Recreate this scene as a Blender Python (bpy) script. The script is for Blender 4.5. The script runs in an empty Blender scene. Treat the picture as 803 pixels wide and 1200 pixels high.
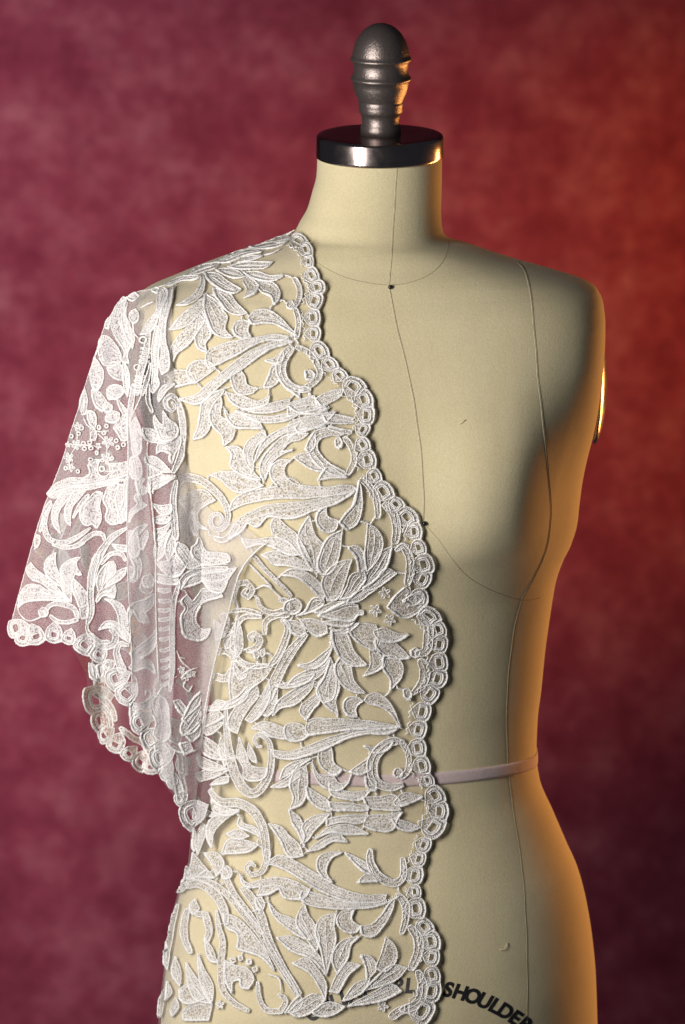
import bpy, bmesh, math, random
import numpy as np
from mathutils import Vector, Matrix, Euler
from mathutils.bvhtree import BVHTree
from mathutils.geometry import delaunay_2d_cdt

R = math.radians
random.seed(7)
rng = np.random.default_rng(7)
scene = bpy.context.scene
col = scene.collection

# ------------------------------------------------------------------ camera
PITCH, DIST, MPP = R(10.5), 4.0, 0.0007        # tilt down, metres to the form, metres per photo pixel at the form
CZ = 1.25                                      # height the camera aims at
cam_d = bpy.data.cameras.new("camera")
cam = bpy.data.objects.new("camera", cam_d); col.objects.link(cam)
CAM = np.array([0.0, -DIST*math.cos(PITCH), CZ + DIST*math.sin(PITCH)])
cam.location = CAM; cam.rotation_euler = (R(90) - PITCH, 0, 0)
cam_d.sensor_fit = 'VERTICAL'; cam_d.sensor_height = 36
cam_d.lens = 36*DIST/(1200*MPP)
cam_d.clip_end = 50
cam_d.dof.use_dof = True; cam_d.dof.focus_distance = 3.9; cam_d.dof.aperture_fstop = 8.0
scene.camera = cam

# ------------------------------------------------------------------ world and lamps
world = bpy.data.worlds.new("World"); scene.world = world; world.use_nodes = True
bg = world.node_tree.nodes['Background']
bg.inputs[0].default_value = (0.75, 0.8, 1.0, 1); bg.inputs[1].default_value = 0.035
scene.view_settings.view_transform = 'Standard'; scene.view_settings.look = 'None'
scene.view_settings.exposure = 0.0; scene.view_settings.gamma = 1.0
scene.cycles.use_denoising = True
scene.cycles.transparent_max_bounces = 24
scene.cycles.max_bounces = 8
scene.cycles.sample_clamp_indirect = 4.0

def aim(o, target):
    d = Vector(target) - o.location
    o.rotation_euler = d.to_track_quat('-Z', 'Y').to_euler()
def area(name, loc, target, sx, sy, power, color, spread=180):
    l = bpy.data.lights.new(name, 'AREA'); l.shape = 'RECTANGLE'; l.size = sx; l.size_y = sy
    l.energy = power; l.color = color; l.spread = R(spread)
    o = bpy.data.objects.new(name, l); col.objects.link(o); o.location = loc; aim(o, target); return o
def spot(name, loc, target, ang, blend, power, color, radius=0.1):
    l = bpy.data.lights.new(name, 'SPOT'); l.spot_size = R(ang); l.spot_blend = blend
    l.energy = power; l.color = color; l.shadow_soft_size = radius
    o = bpy.data.objects.new(name, l); col.objects.link(o); o.location = loc; aim(o, target); return o

area("key_softbox", (-0.80, -1.14, 1.52), (0, 0, 1.24), 0.32, 0.95, 27.5, (1.0, 0.965, 0.93))
area("orange_strip", (1.02, 0.80, 1.04), (0.05, 0, 1.04), 0.18, 0.7, 16.0, (1.0, 0.42, 0.11))
area("added_backdrop_fill", (-1.0, 1.2, 0.95), (-0.42, 2.6, 0.90), 0.15, 2.0, 9.8, (1.0, 0.97, 0.98), 56)  # added light, no visible source: brightens the left side of the backdrop
spot("backdrop_orange_lamp", (1.5, 1.0, 1.7), (0.31, 2.6, 1.02), 32, 1.0, 330.0, (1.0, 0.42, 0.05), 0.2)

# ------------------------------------------------------------------ pixel <-> place
FWD = np.array([0, math.cos(PITCH), -math.sin(PITCH)])
UPV = np.array([0, math.sin(PITCH), math.cos(PITCH)])
RGT = np.array([1.0, 0, 0])
def rays(px, py):
    px = np.asarray(px, float); py = np.asarray(py, float)
    u = (px - 401.5)*MPP; v = (600 - py)*MPP
    return FWD[None]*DIST + RGT[None]*u[:, None] + UPV[None]*v[:, None]
def at(px, py, y):
    """points on the rays through photo pixels, at depth y"""
    d = rays(px, py); t = (np.asarray(y) - CAM[1])/d[:, 1]
    return CAM[None] + d*t[:, None]
def at1(px, py, y): return at([px], [py], [y])[0]

# ------------------------------------------------------------------ materials
def mat(name):
    m = bpy.data.materials.new(name); m.use_nodes = True
    nt = m.node_tree; return m, nt, nt.nodes['Principled BSDF'], nt.nodes['Material Output']
def N(nt, kind, **kw):
    n = nt.nodes.new(kind)
    for k, v in kw.items():
        if k in n.inputs.keys(): n.inputs[k].default_value = v
        else: setattr(n, k, v)
    return n
def noise(nt, scale, detail=4, rough=0.6, vec=None):
    n = N(nt, 'ShaderNodeTexNoise', Scale=scale, Detail=detail, Roughness=rough)
    if vec is not None: nt.links.new(vec, n.inputs['Vector'])
    return n
def ramp(nt, fac, stops):
    r = nt.nodes.new('ShaderNodeValToRGB'); e = r.color_ramp.elements
    while len(e) < len(stops): e.new(0.5)
    for el, (p, c) in zip(e, stops): el.position = p; el.color = (*c, 1)
    nt.links.new(fac, r.inputs[0]); return r
def bump(nt, height, strength, dist, normal=None):
    b = N(nt, 'ShaderNodeBump', Strength=strength, Distance=dist)
    nt.links.new(height, b.inputs['Height'])
    if normal: nt.links.new(normal, b.inputs['Normal'])
    return b
def tc(nt):
    return nt.nodes.new('ShaderNodeTexCoord').outputs['Object']

# cream twill cover of the form
m_cover, nt, b, _ = mat("cream_twill"); v = tc(nt)
n1 = noise(nt, 14, 5, 0.6, v); n2 = noise(nt, 900, 2, 0.7, v)
r1 = ramp(nt, n1.outputs[0], [(0.3, (0.60, 0.515, 0.315)), (0.7, (0.66, 0.575, 0.365))])
r2 = ramp(nt, n2.outputs[0], [(0.3, (0.87, 0.87, 0.86)), (0.7, (1.06, 1.06, 1.06))])
mx = N(nt, 'ShaderNodeMix', data_type='RGBA', blend_type='MULTIPLY'); mx.inputs[0].default_value = 1
nt.links.new(r1.outputs[0], mx.inputs[6]); nt.links.new(r2.outputs[0], mx.inputs[7])
nt.links.new(mx.outputs[2], b.inputs['Base Color'])
b.inputs['Roughness'].default_value = 0.85; b.inputs['Specular IOR Level'].default_value = 0.2
b.inputs['Sheen Weight'].default_value = 0.15; b.inputs['Sheen Roughness'].default_value = 0.5
w1 = N(nt, 'ShaderNodeTexWave', Scale=420, Distortion=1.5); w1.bands_direction = 'Z'
w2 = N(nt, 'ShaderNodeTexWave', Scale=420, Distortion=1.5); w2.bands_direction = 'X'
nt.links.new(v, w1.inputs[0]); nt.links.new(v, w2.inputs[0])
ad = N(nt, 'ShaderNodeMath', operation='ADD'); nt.links.new(w1.outputs[1], ad.inputs[0]); nt.links.new(w2.outputs[1], ad.inputs[1])
b1 = bump(nt, ad.outputs[0], 0.25, 0.0003); n3 = noise(nt, 500, 3, 0.7, v)
b2 = bump(nt, n3.outputs[0], 0.35, 0.0006, b1.outputs[0]); n4 = noise(nt, 9, 2, 0.5, v)
b3 = bump(nt, n4.outputs[0], 0.25, 0.006, b2.outputs[0])
nt.links.new(b3.outputs[0], b.inputs['Normal'])

def plain(name, c, rough=0.6, metal=0.0, nscale=None, var=0.2, bstr=0.0):
    m, nt, b, _ = mat(name); v = tc(nt)
    b.inputs['Roughness'].default_value = rough; b.inputs['Metallic'].default_value = metal
    n = noise(nt, nscale or 60, 4, 0.6, v)
    r = ramp(nt, n.outputs[0], [(0.3, tuple(x*(1-var) for x in c)), (0.7, tuple(min(1, x*(1+var)) for x in c))])
    nt.links.new(r.outputs[0], b.inputs['Base Color'])
    if bstr:
        bb = bump(nt, n.outputs[0], bstr, 0.001); nt.links.new(bb.outputs[0], b.inputs['Normal'])
    return m
m_seam = plain("seam_thread", (0.27, 0.22, 0.13), 0.9, 0, 300)
m_ridge = plain("seam_ridge_cloth", (0.56, 0.50, 0.34), 0.9, 0, 300)
m_ink = plain("black_print", (0.012, 0.012, 0.014), 0.6, 0, 400, 0.5)
m_pin = plain("black_pin_head", (0.01, 0.01, 0.012), 0.15)
m_hair = plain("loose_thread", (0.6, 0.52, 0.36), 0.8)
m_finial = plain("pewter_paint", (0.21, 0.172, 0.158), 0.34, 0.8, 800, 0.22, 0.35)
m_tape = plain("pink_twill_tape", (0.60, 0.475, 0.46), 0.85, 0, 900, 0.12, 0.6)

m_cap, nt, b, _ = mat("dark_polished_steel"); v = tc(nt)
mp = N(nt, 'ShaderNodeMapping'); mp.inputs['Scale'].default_value = (4, 4, 900); nt.links.new(v, mp.inputs[0])
n = noise(nt, 1.0, 4, 0.6, mp.outputs[0])
r = ramp(nt, n.outputs[0], [(0.3, (0.40, 0.33, 0.31)), (0.7, (0.48, 0.40, 0.37))]); nt.links.new(r.outputs[0], b.inputs['Base Color'])
b.inputs['Metallic'].default_value = 1; b.inputs['Roughness'].default_value = 0.16
bb = bump(nt, n.outputs[0], 0.04, 0.0005); nt.links.new(bb.outputs[0], b.inputs['Normal'])
n5 = noise(nt, 60, 4, 0.7, v)
rr = ramp(nt, n5.outputs[0], [(0.3, (0.15,)*3), (0.8, (0.27,)*3)]); nt.links.new(rr.outputs[0], b.inputs['Roughness'])

# mottled painted canvas
m_back, nt, b, _ = mat("mottled_canvas"); v = tc(nt)
n1 = noise(nt, 4.5, 5, 0.65, v); n2 = noise(nt, 14.0, 9, 0.76, v); n3 = noise(nt, 70, 6, 0.75, v)
r1 = ramp(nt, n1.outputs[0], [(0.35, (0.084, 0.0110, 0.021)), (0.62, (0.124, 0.020, 0.034))])
r2 = ramp(nt, n2.outputs[0], [(0.38, (0.072, 0.0072, 0.016)), (0.50, (0.112, 0.018, 0.031)), (0.68, (0.185, 0.060, 0.074))])
mx = N(nt, 'ShaderNodeMix', data_type='RGBA'); mx.inputs[0].default_value = 0.62
nt.links.new(r1.outputs[0], mx.inputs[6]); nt.links.new(r2.outputs[0], mx.inputs[7])
r3 = ramp(nt, n3.outputs[0], [(0.3, (0.80,)*3), (0.7, (1.16,)*3)])
mz = N(nt, 'ShaderNodeMix', data_type='RGBA', blend_type='MULTIPLY'); mz.inputs[0].default_value = 1
nt.links.new(mx.outputs[2], mz.inputs[6]); nt.links.new(r3.outputs[0], mz.inputs[7])
nt.links.new(mz.outputs[2], b.inputs['Base Color']); b.inputs['Roughness'].default_value = 0.95
b.inputs['Specular IOR Level'].default_value = 0.1

# lace: tulle, thread filling, satin cord
def make_tulle(name, face, base):
    m_, nt, b, out = mat(name); v = tc(nt)
    b.inputs['Base Color'].default_value = (0.86, 0.80, 0.80, 1); b.inputs['Roughness'].default_value = 0.7
    tr = nt.nodes.new('ShaderNodeBsdfTransparent'); ms = nt.nodes.new('ShaderNodeMixShader')
    tl = nt.nodes.new('ShaderNodeBsdfTranslucent'); tl.inputs[0].default_value = (0.8, 0.75, 0.76, 1)
    ma = nt.nodes.new('ShaderNodeMixShader'); ma.inputs[0].default_value = 0.35
    nt.links.new(b.outputs[0], ma.inputs[1]); nt.links.new(tl.outputs[0], ma.inputs[2])
    lw = N(nt, 'ShaderNodeLayerWeight', Blend=0.25)
    nn = noise(nt, 1400, 1, 0.5, v)
    mm = N(nt, 'ShaderNodeMath', operation='MULTIPLY_ADD'); nt.links.new(lw.outputs['Facing'], mm.inputs[0])
    mm.inputs[1].default_value = face; mm.inputs[2].default_value = base
    m2 = N(nt, 'ShaderNodeMath', operation='MULTIPLY'); rr = ramp(nt, nn.outputs[0], [(0.35, (0.6,)*3), (0.65, (1.4,)*3)])
    nt.links.new(mm.outputs[0], m2.inputs[0]); nt.links.new(rr.outputs[0], m2.inputs[1])
    nt.links.new(m2.outputs[0], ms.inputs[0]); nt.links.new(tr.outputs[0], ms.inputs[1]); nt.links.new(ma.outputs[0], ms.inputs[2])
    nt.links.new(ms.outputs[0], out.inputs[0])
    return m_
m_tulle = make_tulle("sheer_tulle", 0.45, 0.07)
m_tulle_s = make_tulle("gathered_tulle", 0.60, 0.32)

def thread(name, c0, c1, holes, scale, bs, sheen):
    m, nt, b, out = mat(name); v = tc(nt)
    vo = N(nt, 'ShaderNodeTexVoronoi', Scale=scale); nt.links.new(v, vo.inputs['Vector'])
    n = noise(nt, scale*0.9, 3, 0.7, v)
    r = ramp(nt, n.outputs[0], [(0.32, c0), (0.66, c1)]); nt.links.new(r.outputs[0], b.inputs['Base Color'])
    b.inputs['Roughness'].default_value = 0.30; b.inputs['Specular IOR Level'].default_value = sheen
    b.inputs['Subsurface Weight'].default_value = 0.0
    bb = bump(nt, n.outputs[0], bs, 0.0014); b2 = bump(nt, vo.outputs[0], bs*0.6, 0.001, bb.outputs[0])
    nt.links.new(b2.outputs[0], b.inputs['Normal'])
    sh = b; mxs = nt.nodes.new('ShaderNodeMixShader'); tls = nt.nodes.new('ShaderNodeBsdfTranslucent'); tls.inputs[0].default_value = (*c1, 1)
    mxs.inputs[0].default_value = 0.10; nt.links.new(b.outputs[0], mxs.inputs[1]); nt.links.new(tls.outputs[0], mxs.inputs[2])
    nt.links.new(mxs.outputs[0], out.inputs[0]); b = mxs
    if holes:
        tr = nt.nodes.new('ShaderNodeBsdfTransparent'); ms = nt.nodes.new('ShaderNodeMixShader')
        nh = noise(nt, scale*0.75, 2, 0.6, v)
        rh = ramp(nt, nh.outputs[0], [(holes-0.07, (0.16,)*3), (holes+0.05, (0.97,)*3)])
        nt.links.new(rh.outputs[0], ms.inputs[0]); nt.links.new(tr.outputs[0], ms.inputs[1]); nt.links.new(b.outputs[0], ms.inputs[2])
        nt.links.new(ms.outputs[0], out.inputs[0])
    return m
m_fill = thread("ivory_thread_filling", (0.52, 0.45, 0.39), (0.95, 0.91, 0.86), 0.47, 900, 0.7, 1.0)
m_cord = thread("ivory_satin_cord", (0.84, 0.81, 0.785), (0.975, 0.955, 0.93), 0, 1200, 0.5, 1.0)
m_fill_s = thread("dense_thread_filling", (0.58, 0.53, 0.53), (0.91, 0.88, 0.88), 0.43, 850, 0.8, 0.8)

# ------------------------------------------------------------------ mesh helpers
def link_mesh(name, verts, faces, mats, parent=None, mi=None, smooth=True):
    me = bpy.data.meshes.new(name)
    me.from_pydata([tuple(map(float, v)) for v in verts], [], [tuple(map(int, f)) for f in faces])
    for m in (mats if isinstance(mats, (list, tuple)) else [mats]): me.materials.append(m)
    if mi is not None: me.polygons.foreach_set('material_index', np.asarray(mi, dtype=np.int32))
    if smooth: me.polygons.foreach_set('use_smooth', np.ones(len(me.polygons), dtype=bool))
    me.update()
    o = bpy.data.objects.new(name, me); col.objects.link(o); o.parent = parent
    return o
def tag(o, label, cat, group=None):
    o['label'] = label; o['category'] = cat
    if group: o['group'] = group
    return o
def empty(name, loc=(0, 0, 0)):
    o = bpy.data.objects.new(name, None); col.objects.link(o); o.location = loc; o.empty_display_size = 0.05; return o
def tube(pts, rad, sides=6, closed=False, caps=True):
    """verts, faces of a tube along pts (n,3); rad scalar or array"""
    pts = np.asarray(pts, float); n = len(pts)
    rad = np.broadcast_to(np.asarray(rad, float), (n,))
    if closed: tan = np.roll(pts, -1, 0) - np.roll(pts, 1, 0)
    else: tan = np.gradient(pts, axis=0)
    tan /= np.linalg.norm(tan, axis=1)[:, None] + 1e-12
    ref = np.tile(np.array([0.0, 1.0, 0.05]), (n, 1))
    a = np.cross(tan, ref); a /= np.linalg.norm(a, axis=1)[:, None] + 1e-12
    b = np.cross(tan, a)
    ang = np.arange(sides)*2*math.pi/sides
    v = pts[:, None] + rad[:, None, None]*(a[:, None]*np.cos(ang)[None, :, None] + b[:, None]*np.sin(ang)[None, :, None])
    v = v.reshape(-1, 3); f = []
    for i in range(n if closed else n - 1):
        j = (i + 1) % n
        for k in range(sides):
            l = (k + 1) % sides
            f.append((i*sides + k, i*sides + l, j*sides + l, j*sides + k))
    if caps and not closed:
        f.append(tuple(range(sides))[::-1]); f.append(tuple((n-1)*sides + k for k in range(sides)))
    return v, f
def hermite(pts, step, closed=False, corner=70.0, jit=None):
    """smooth curve through pts, sharp where the turn is sharp"""
    p = np.asarray(pts, float); n = len(p); out = []
    tin = np.zeros_like(p); tout = np.zeros_like(p)
    for i in range(n):
        if closed or 0 < i < n - 1:
            d0 = p[i] - p[i-1]; d1 = p[(i+1) % n] - p[i]
            l0 = np.linalg.norm(d0) + 1e-9; l1 = np.linalg.norm(d1) + 1e-9
            c = np.degrees(np.arccos(np.clip(np.dot(d0, d1)/(l0*l1), -1, 1)))
            if c > corner: tin[i] = d0/l0; tout[i] = d1/l1
            else:
                t = d0/l0 + d1/l1; t /= np.linalg.norm(t) + 1e-9; tin[i] = tout[i] = t
        elif i == 0: tin[i] = tout[i] = (p[1]-p[0])/(np.linalg.norm(p[1]-p[0])+1e-9)
        else: tin[i] = tout[i] = (p[-1]-p[-2])/(np.linalg.norm(p[-1]-p[-2])+1e-9)
    for i in range(n if closed else n - 1):
        j = (i+1) % n; L = np.linalg.norm(p[j]-p[i]); k = max(1, int(round(L/step)))
        t = (np.arange(k)/k)[:, None]
        h00 = 2*t**3-3*t**2+1; h10 = t**3-2*t**2+t; h01 = -2*t**3+3*t**2; h11 = t**3-t**2
        out.append(h00*p[i]+h10*tout[i]*L+h01*p[j]+h11*tin[j]*L)
    r = np.concatenate(out)
    if not closed: r = np.vstack([r, p[-1]])
    return r
def lathe(profile, seg=64):
    """profile (r, z) from top to bottom"""
    v = []; f = []
    for r, z in profile:
        for k in range(seg):
            a = 2*math.pi*k/seg; v.append((r*math.cos(a), r*math.sin(a), z))
    for i in range(len(profile)-1):
        for k in range(seg):
            l = (k+1) % seg
            f.append((i*seg+k, (i+1)*seg+k, (i+1)*seg+l, i*seg+l))
    f.append(tuple(range(seg))); f.append(tuple((len(profile)-1)*seg+k for k in range(seg))[::-1])
    return v, f
def interp(x, xs, ys):
    """monotone cubic through the keys"""
    xs = np.asarray(xs, float); ys = np.asarray(ys, float); x = np.asarray(x, float)
    h = np.diff(xs); d = np.diff(ys)/h; m = np.zeros(len(xs)); m[0] = d[0]; m[-1] = d[-1]
    for i in range(1, len(xs)-1):
        m[i] = 0 if d[i-1]*d[i] <= 0 else 2*d[i-1]*d[i]/(d[i-1]+d[i])
    i = np.clip(np.searchsorted(xs, x)-1, 0, len(h)-1); t = np.clip((x-xs[i])/h[i], 0, 1)
    return (2*t**3-3*t**2+1)*ys[i]+(t**3-2*t**2+t)*h[i]*m[i]+(-2*t**3+3*t**2)*ys[i+1]+(t**3-t**2)*h[i]*m[i+1]

# ------------------------------------------------------------------ backdrop
bw, bh = 90, 70
bv = []; bf = []
for j in range(bh+1):
    for i in range(bw+1):
        x = -2.4 + 4.8*i/bw; z = -0.35 + 3.6*j/bh
        bv.append((x, 2.6 + 0.012*math.sin(x*3.1+0.6) + 0.006*math.sin(x*7.3+z*1.7), z))
for j in range(bh):
    for i in range(bw):
        a = j*(bw+1)+i; bf.append((a, a+1, a+bw+2, a+bw+1))
backdrop = link_mesh('backdrop', bv, bf, m_back); backdrop['kind'] = 'structure'
backdrop['label'] = 'mottled mauve and red painted canvas backdrop behind the dress form'

# ------------------------------------------------------------------ the dress form
#        py   left right front  back  power
PROF = [(150, 373, 517, .049, .050, 2.0), (185, 372, 518, .049, .050, 2.0), (205, 371, 518, .050, .050, 2.0), (225, 366, 517.5, .0505, .051, 2.0),
        (245, 360, 517, .051, .053, 2.0), (259, 352, 517.5, .053, .055, 2.0), (270, 346, 519, .055, .058, 2.0),
        (276, 340, 522, .057, .060, 2.0), (281, 324, 529, .060, .063, 2.0), (287, 304, 549, .063, .066, 2.05),
        (294, 281, 569, .066, .068, 2.1), (306, 245, 604, .070, .072, 2.15), (321, 205, 654, .076, .076, 2.2),
        (334, 174, 689, .080, .079, 2.40), (344, 162, 702, .083, .081, 2.70), (358, 158, 708, .087, .083, 3.00),
        (380, 165, 710.5, .091, .085, 3.20), (400, 174, 710, .094, .087, 3.30), (430, 185, 708, .098, .089, 3.40),
        (450, 190, 706, .100, .090, 3.30), (480, 195, 702.5, .103, .091, 3.10), (510, 199, 697, .104, .091, 2.90),
        (540, 203, 690, .105, .090, 2.70), (570, 206, 684.5, .106, .089, 2.50), (600, 209, 681, .106, .087, 2.40),
        (620, 211, 679, .106, .085, 2.35), (645, 215, 672, .104, .083, 2.25), (665, 222, 662, .102, .081, 2.25),
        (690, 231, 653.5, .099, .079, 2.2), (709, 236, 650, .097, .077, 2.2), (738, 242, 645.5, .094, .074, 2.2),
        (770, 246, 641, .091, .072, 2.2), (819, 249, 636, .088, .070, 2.2), (850, 250, 632, .087, .070, 2.2),
        (892, 250, 630.5, .088, .072, 2.2), (922, 247, 634, .090, .076, 2.2), (964, 238, 651, .097, .088, 2.2),
        (1002, 226, 667, .106, .102, 2.2), (1032, 214, 680, .113, .111, 2.2), (1070, 204, 690, .120, .119, 2.2),
        (1113, 198, 697, .126, .125, 2.2), (1155, 193, 701, .130, .128, 2.2), (1195, 190, 702.5, .131, .130, 2.2),
        (1300, 186, 705, .130, .130, 2.2), (1400, 200, 692, .122, .124, 2.2)]
PA = np.array(PROF)
def bust(x, z, push):
    """outward push of the two breasts at (x, z)"""
    s = np.zeros_like(x)
    for (apx, apy, am, sl, sr, su, sd) in ((592, 598, .034, .064, .046, .085, .056), (378, 592, .022, .070, .075, .090, .070)):
        ax, _, az = at1(apx, apy, -0.12)
        sx = np.where(x < ax, sl, sr); sz = np.where(z > az, su, sd)
        s = s + am*np.exp(-np.abs((x-ax)/sx)**2.3 - np.abs((z-az)/sz)**2.5)
    return s*push
def loft(grow_x=0.0, grow_d=0.0, smooth_bust=1.0, rows=None, nu=220):
    rows = rows if rows is not None else np.concatenate([np.arange(173, 350, 1.6), np.arange(350, 1400, 5.0)])
    c = [interp(rows, PA[:, 0], PA[:, k]) for k in range(1, 6)]
    pw = np.interp(rows, PA[:, 0], PA[:, 5]); V = []; gx = np.broadcast_to(np.asarray(grow_x, float), rows.shape)
    for i, py in enumerate(rows):
        xl = at1(c[0][i]-gx[i], py, 0); xr = at1(c[1][i]+gx[i]*0, py, 0)
        cx = (xl[0]+xr[0])/2; hw = (xr[0]-xl[0])/2; z = xl[2]
        th = np.linspace(0, 2*math.pi, nu, endpoint=False); e = 2.0/pw[i]
        x = cx + hw*np.sign(np.cos(th))*np.abs(np.cos(th))**e
        s = np.sin(th); d = np.where(s > 0, c[2][i]+grow_d, c[3][i]+grow_d)
        y = -d*np.sign(s)*np.abs(s)**e
        sh = np.interp(py, [270, 340, 500, 640], [0, 0.12, 0.14, 0.24])
        y = y + sh*(x-cx)
        y = y - bust(x, np.full_like(x, z), np.clip(s*1.6, 0, 1))*smooth_bust
        V.append(np.stack([x, y, np.full_like(x, z)], 1))
    n = len(rows); V = np.concatenate(V); F = []
    for i in range(n-1):
        for k in range(nu):
            l = (k+1) % nu; F.append((i*nu+k, (i+1)*nu+k, (i+1)*nu+l, i*nu+l))
    F.append(tuple(range(nu))); F.append(tuple((n-1)*nu+k for k in range(nu))[::-1])
    return V, F
form = empty('dress_form', (0.03, 0, 0.9)); Vf = Vector((0.03, 0, 0.9))
tag(form, 'cream cloth covered female dress form with dark metal neck cap and finial', 'dress form')
def fpart(name, verts, faces, m, **kw):
    return link_mesh(name, np.asarray(verts) - np.array(Vf), faces, m, form, **kw)
BV, BF = loft()
torso = fpart('torso', BV, BF, m_cover)
tree_body = BVHTree.FromPolygons([tuple(v) for v in BV], BF)
def cast(tree, px, py):
    d = rays([px], [py])[0]; h = tree.ray_cast(Vector(CAM), Vector(d).normalized(), 10)
    return h[0], h[1]
def depth_grid(tree, x0, x1, y0, y1, st=2.0):
    xs = np.arange(x0, x1+st, st); ys = np.arange(y0, y1+st, st); G = np.full((len(ys), len(xs)), np.nan)
    o = Vector(CAM)
    for j, py in enumerate(ys):
        D = rays(xs, np.full_like(xs, py))
        for i in range(len(xs)):
            h = tree.ray_cast(o, Vector(D[i]), 10)[0]
            if h is not None: G[j, i] = h.y
    for j in range(len(ys)):
        ok = np.where(~np.isnan(G[j]))[0]
        if len(ok): G[j] = np.interp(xs, xs[ok], G[j][ok])
    ok = [j for j in range(len(ys)) if not np.isnan(G[j]).any()]
    for j in range(len(ys)):
        if np.isnan(G[j]).any(): G[j] = G[min(ok, key=lambda k: abs(k-j))]
    return xs, ys, G
def sample(grid, px, py):
    xs, ys, G = grid; fx = np.clip((px-xs[0])/(xs[1]-xs[0]), 0, len(xs)-1.001); fy = np.clip((py-ys[0])/(ys[1]-ys[0]), 0, len(ys)-1.001)
    i = fx.astype(int); j = fy.astype(int); a = fx-i; b = fy-j
    return (G[j, i]*(1-a)+G[j, i+1]*a)*(1-b)+(G[j+1, i]*(1-a)+G[j+1, i+1]*a)*b
GB = depth_grid(tree_body, 150, 720, 180, 1230, 3.0)
def on_body(px, py, lift=0.0):
    px = np.asarray(px, float); py = np.asarray(py, float)
    return at(px, py, sample(GB, px, py) - lift)

def seam(pts, r=0.00042, name='seam', ridge=True):
    p = hermite(np.array(pts, float), 3.0)
    p += np.stack([0.25*np.sin(p[:, 1]*0.11), 0*p[:, 0]], 1)
    q = on_body(p[:, 0], p[:, 1], 0.0)
    v, f = tube(q, r*0.62, 6); o = fpart(name, v, f, m_seam)
    if ridge:                                                   # folded cloth standing beside the stitching
        q2 = on_body(p[:, 0]-1.3, p[:, 1], -0.0002)
        v, f = tube(q2, r*0.75, 6); s = fpart('seam_ridge', v, f, m_ridge); s.parent = o; s.location = (0, 0, 0)
    return o
seam([(466, 196), (463, 240), (460, 290), (457, 334)], 0.0004)
seam([(457, 336), (461, 360), (470, 400), (481, 445), (488, 485), (494, 530), (497, 575), (497, 613)], 0.0005)
seam([(497, 613), (498, 680), (497, 760), (496, 850), (496, 950), (496, 1080), (495, 1215)], 0.0003, ridge=False)
seam([(362, 300), (380, 313), (405, 325), (430, 331), (457, 334), (480, 331), (503, 322), (518, 308), (525, 292), (527, 280)], 0.00032, ridge=False)
seam([(606, 307), (614, 314), (620, 330), (624, 358), (628, 400), (631, 440), (636, 485), (641, 530), (645, 575), (646, 610), (640, 645), (628, 674), (612, 702)], 0.0005)
seam([(611, 703), (603, 735), (597, 780), (594, 820), (594, 870), (597, 915), (604, 965), (611, 1010), (616, 1070), (618, 1130), (618, 1215)], 0.0005, ridge=False)
seam([(498, 614), (512, 630), (530, 655), (548, 675), (570, 689), (592, 698), (611, 703), (622, 703), (634, 700)], 0.00032, ridge=False)

# neck cap and finial, tilted a little towards the viewer
def tilt(verts, c, ang):
    M = Matrix.Translation(c) @ Matrix.Rotation(ang, 4, 'X')
    return [M @ Vector(v) for v in verts]
capc = Vector(at1(445, 171, 0.0)); TL = R(4.2)
u = MPP
pf = [(.5, 13.7), (30, 13.7), (60, 13.7), (68, 13.6), (71.5, 13.1), (73, 12.0), (73.6, 10), (73.9, 0), (74.0, -10), (73.8, -12.2), (72.5, -13.2), (60, -13.2)]
v, f = lathe([(a*u, b*u) for a, b in pf], 128)
cap = fpart('neck_cap', tilt(v, capc, TL), f, m_cap)
fin = [(0.3, 131.5), (6, 130.8), (12, 128.8), (18, 125), (23.5, 119.5), (28, 112.5), (31.2, 104), (32.8, 96), (33.2, 92.5), (34.8, 91.5), (35.3, 89.7), (34.6, 88), (32.2, 87.0),
       (31.6, 82), (31.4, 77), (32.2, 72), (33.6, 69.5), (34.9, 68.2), (35.1, 66.5), (34.2, 65.0), (32.6, 64), (31.8, 58), (30.2, 52), (27.8, 46), (25.8, 41.5), (25.2, 39.8), (26.0, 38.6), (25.6, 37),
       (25.3, 33), (25.2, 28.5), (24.2, 27.2), (22.4, 26), (21.8, 21), (21.4, 17), (21.8, 14), (23.0, 11.5), (23.3, 9.5), (23.4, 1)]
v, f = lathe([(a*u, (b+11.5)*u) for a, b in fin[:-1]] + [(23.4*u, 13.2*u)], 96)
fin_o = fpart('finial', tilt(v, capc + Vector((0.0008, 0, 0)), TL), f, m_finial)

# arm plates: polished domed discs closing the armholes
def arm_plate(c, rz):
    pf = [(0.2, 6.2), (12, 6.0), (28, 5.0), (44, 2.9), (56, 0.2), (60, -1.6), (60.5, -3), (58, -4)]
    v, f = lathe([(a*1.09*u, b*1.7*u) for a, b in pf], 96)
    M = Matrix.Translation(c) @ Matrix.Rotation(R(rz), 4, 'Z') @ Matrix.Rotation(R(90), 4, 'Y') @ Matrix.Diagonal((1.12, 0.85, 1, 1))
    return fpart('arm_plate', [M @ Vector(p) for p in v], f, m_cap)
arm_plate(Vector(at1(700.5, 448, 0.080)), 2)
arm_plate(Vector(at1(176, 446, -0.045)), 197)
# bias-bound edge of the armhole
pts = hermite(np.array([(699, 339), (705, 349), (708.5, 372), (709, 400), (707, 432), (704.5, 462), (701, 490), (696.5, 515)], float), 3)
q = at(pts[:, 0]-1.2, pts[:, 1], 0.030*np.ones(len(pts)))
v, f = tube(q, 0.0011, 8); fpart('armhole_binding', v, f, m_cover)

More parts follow.
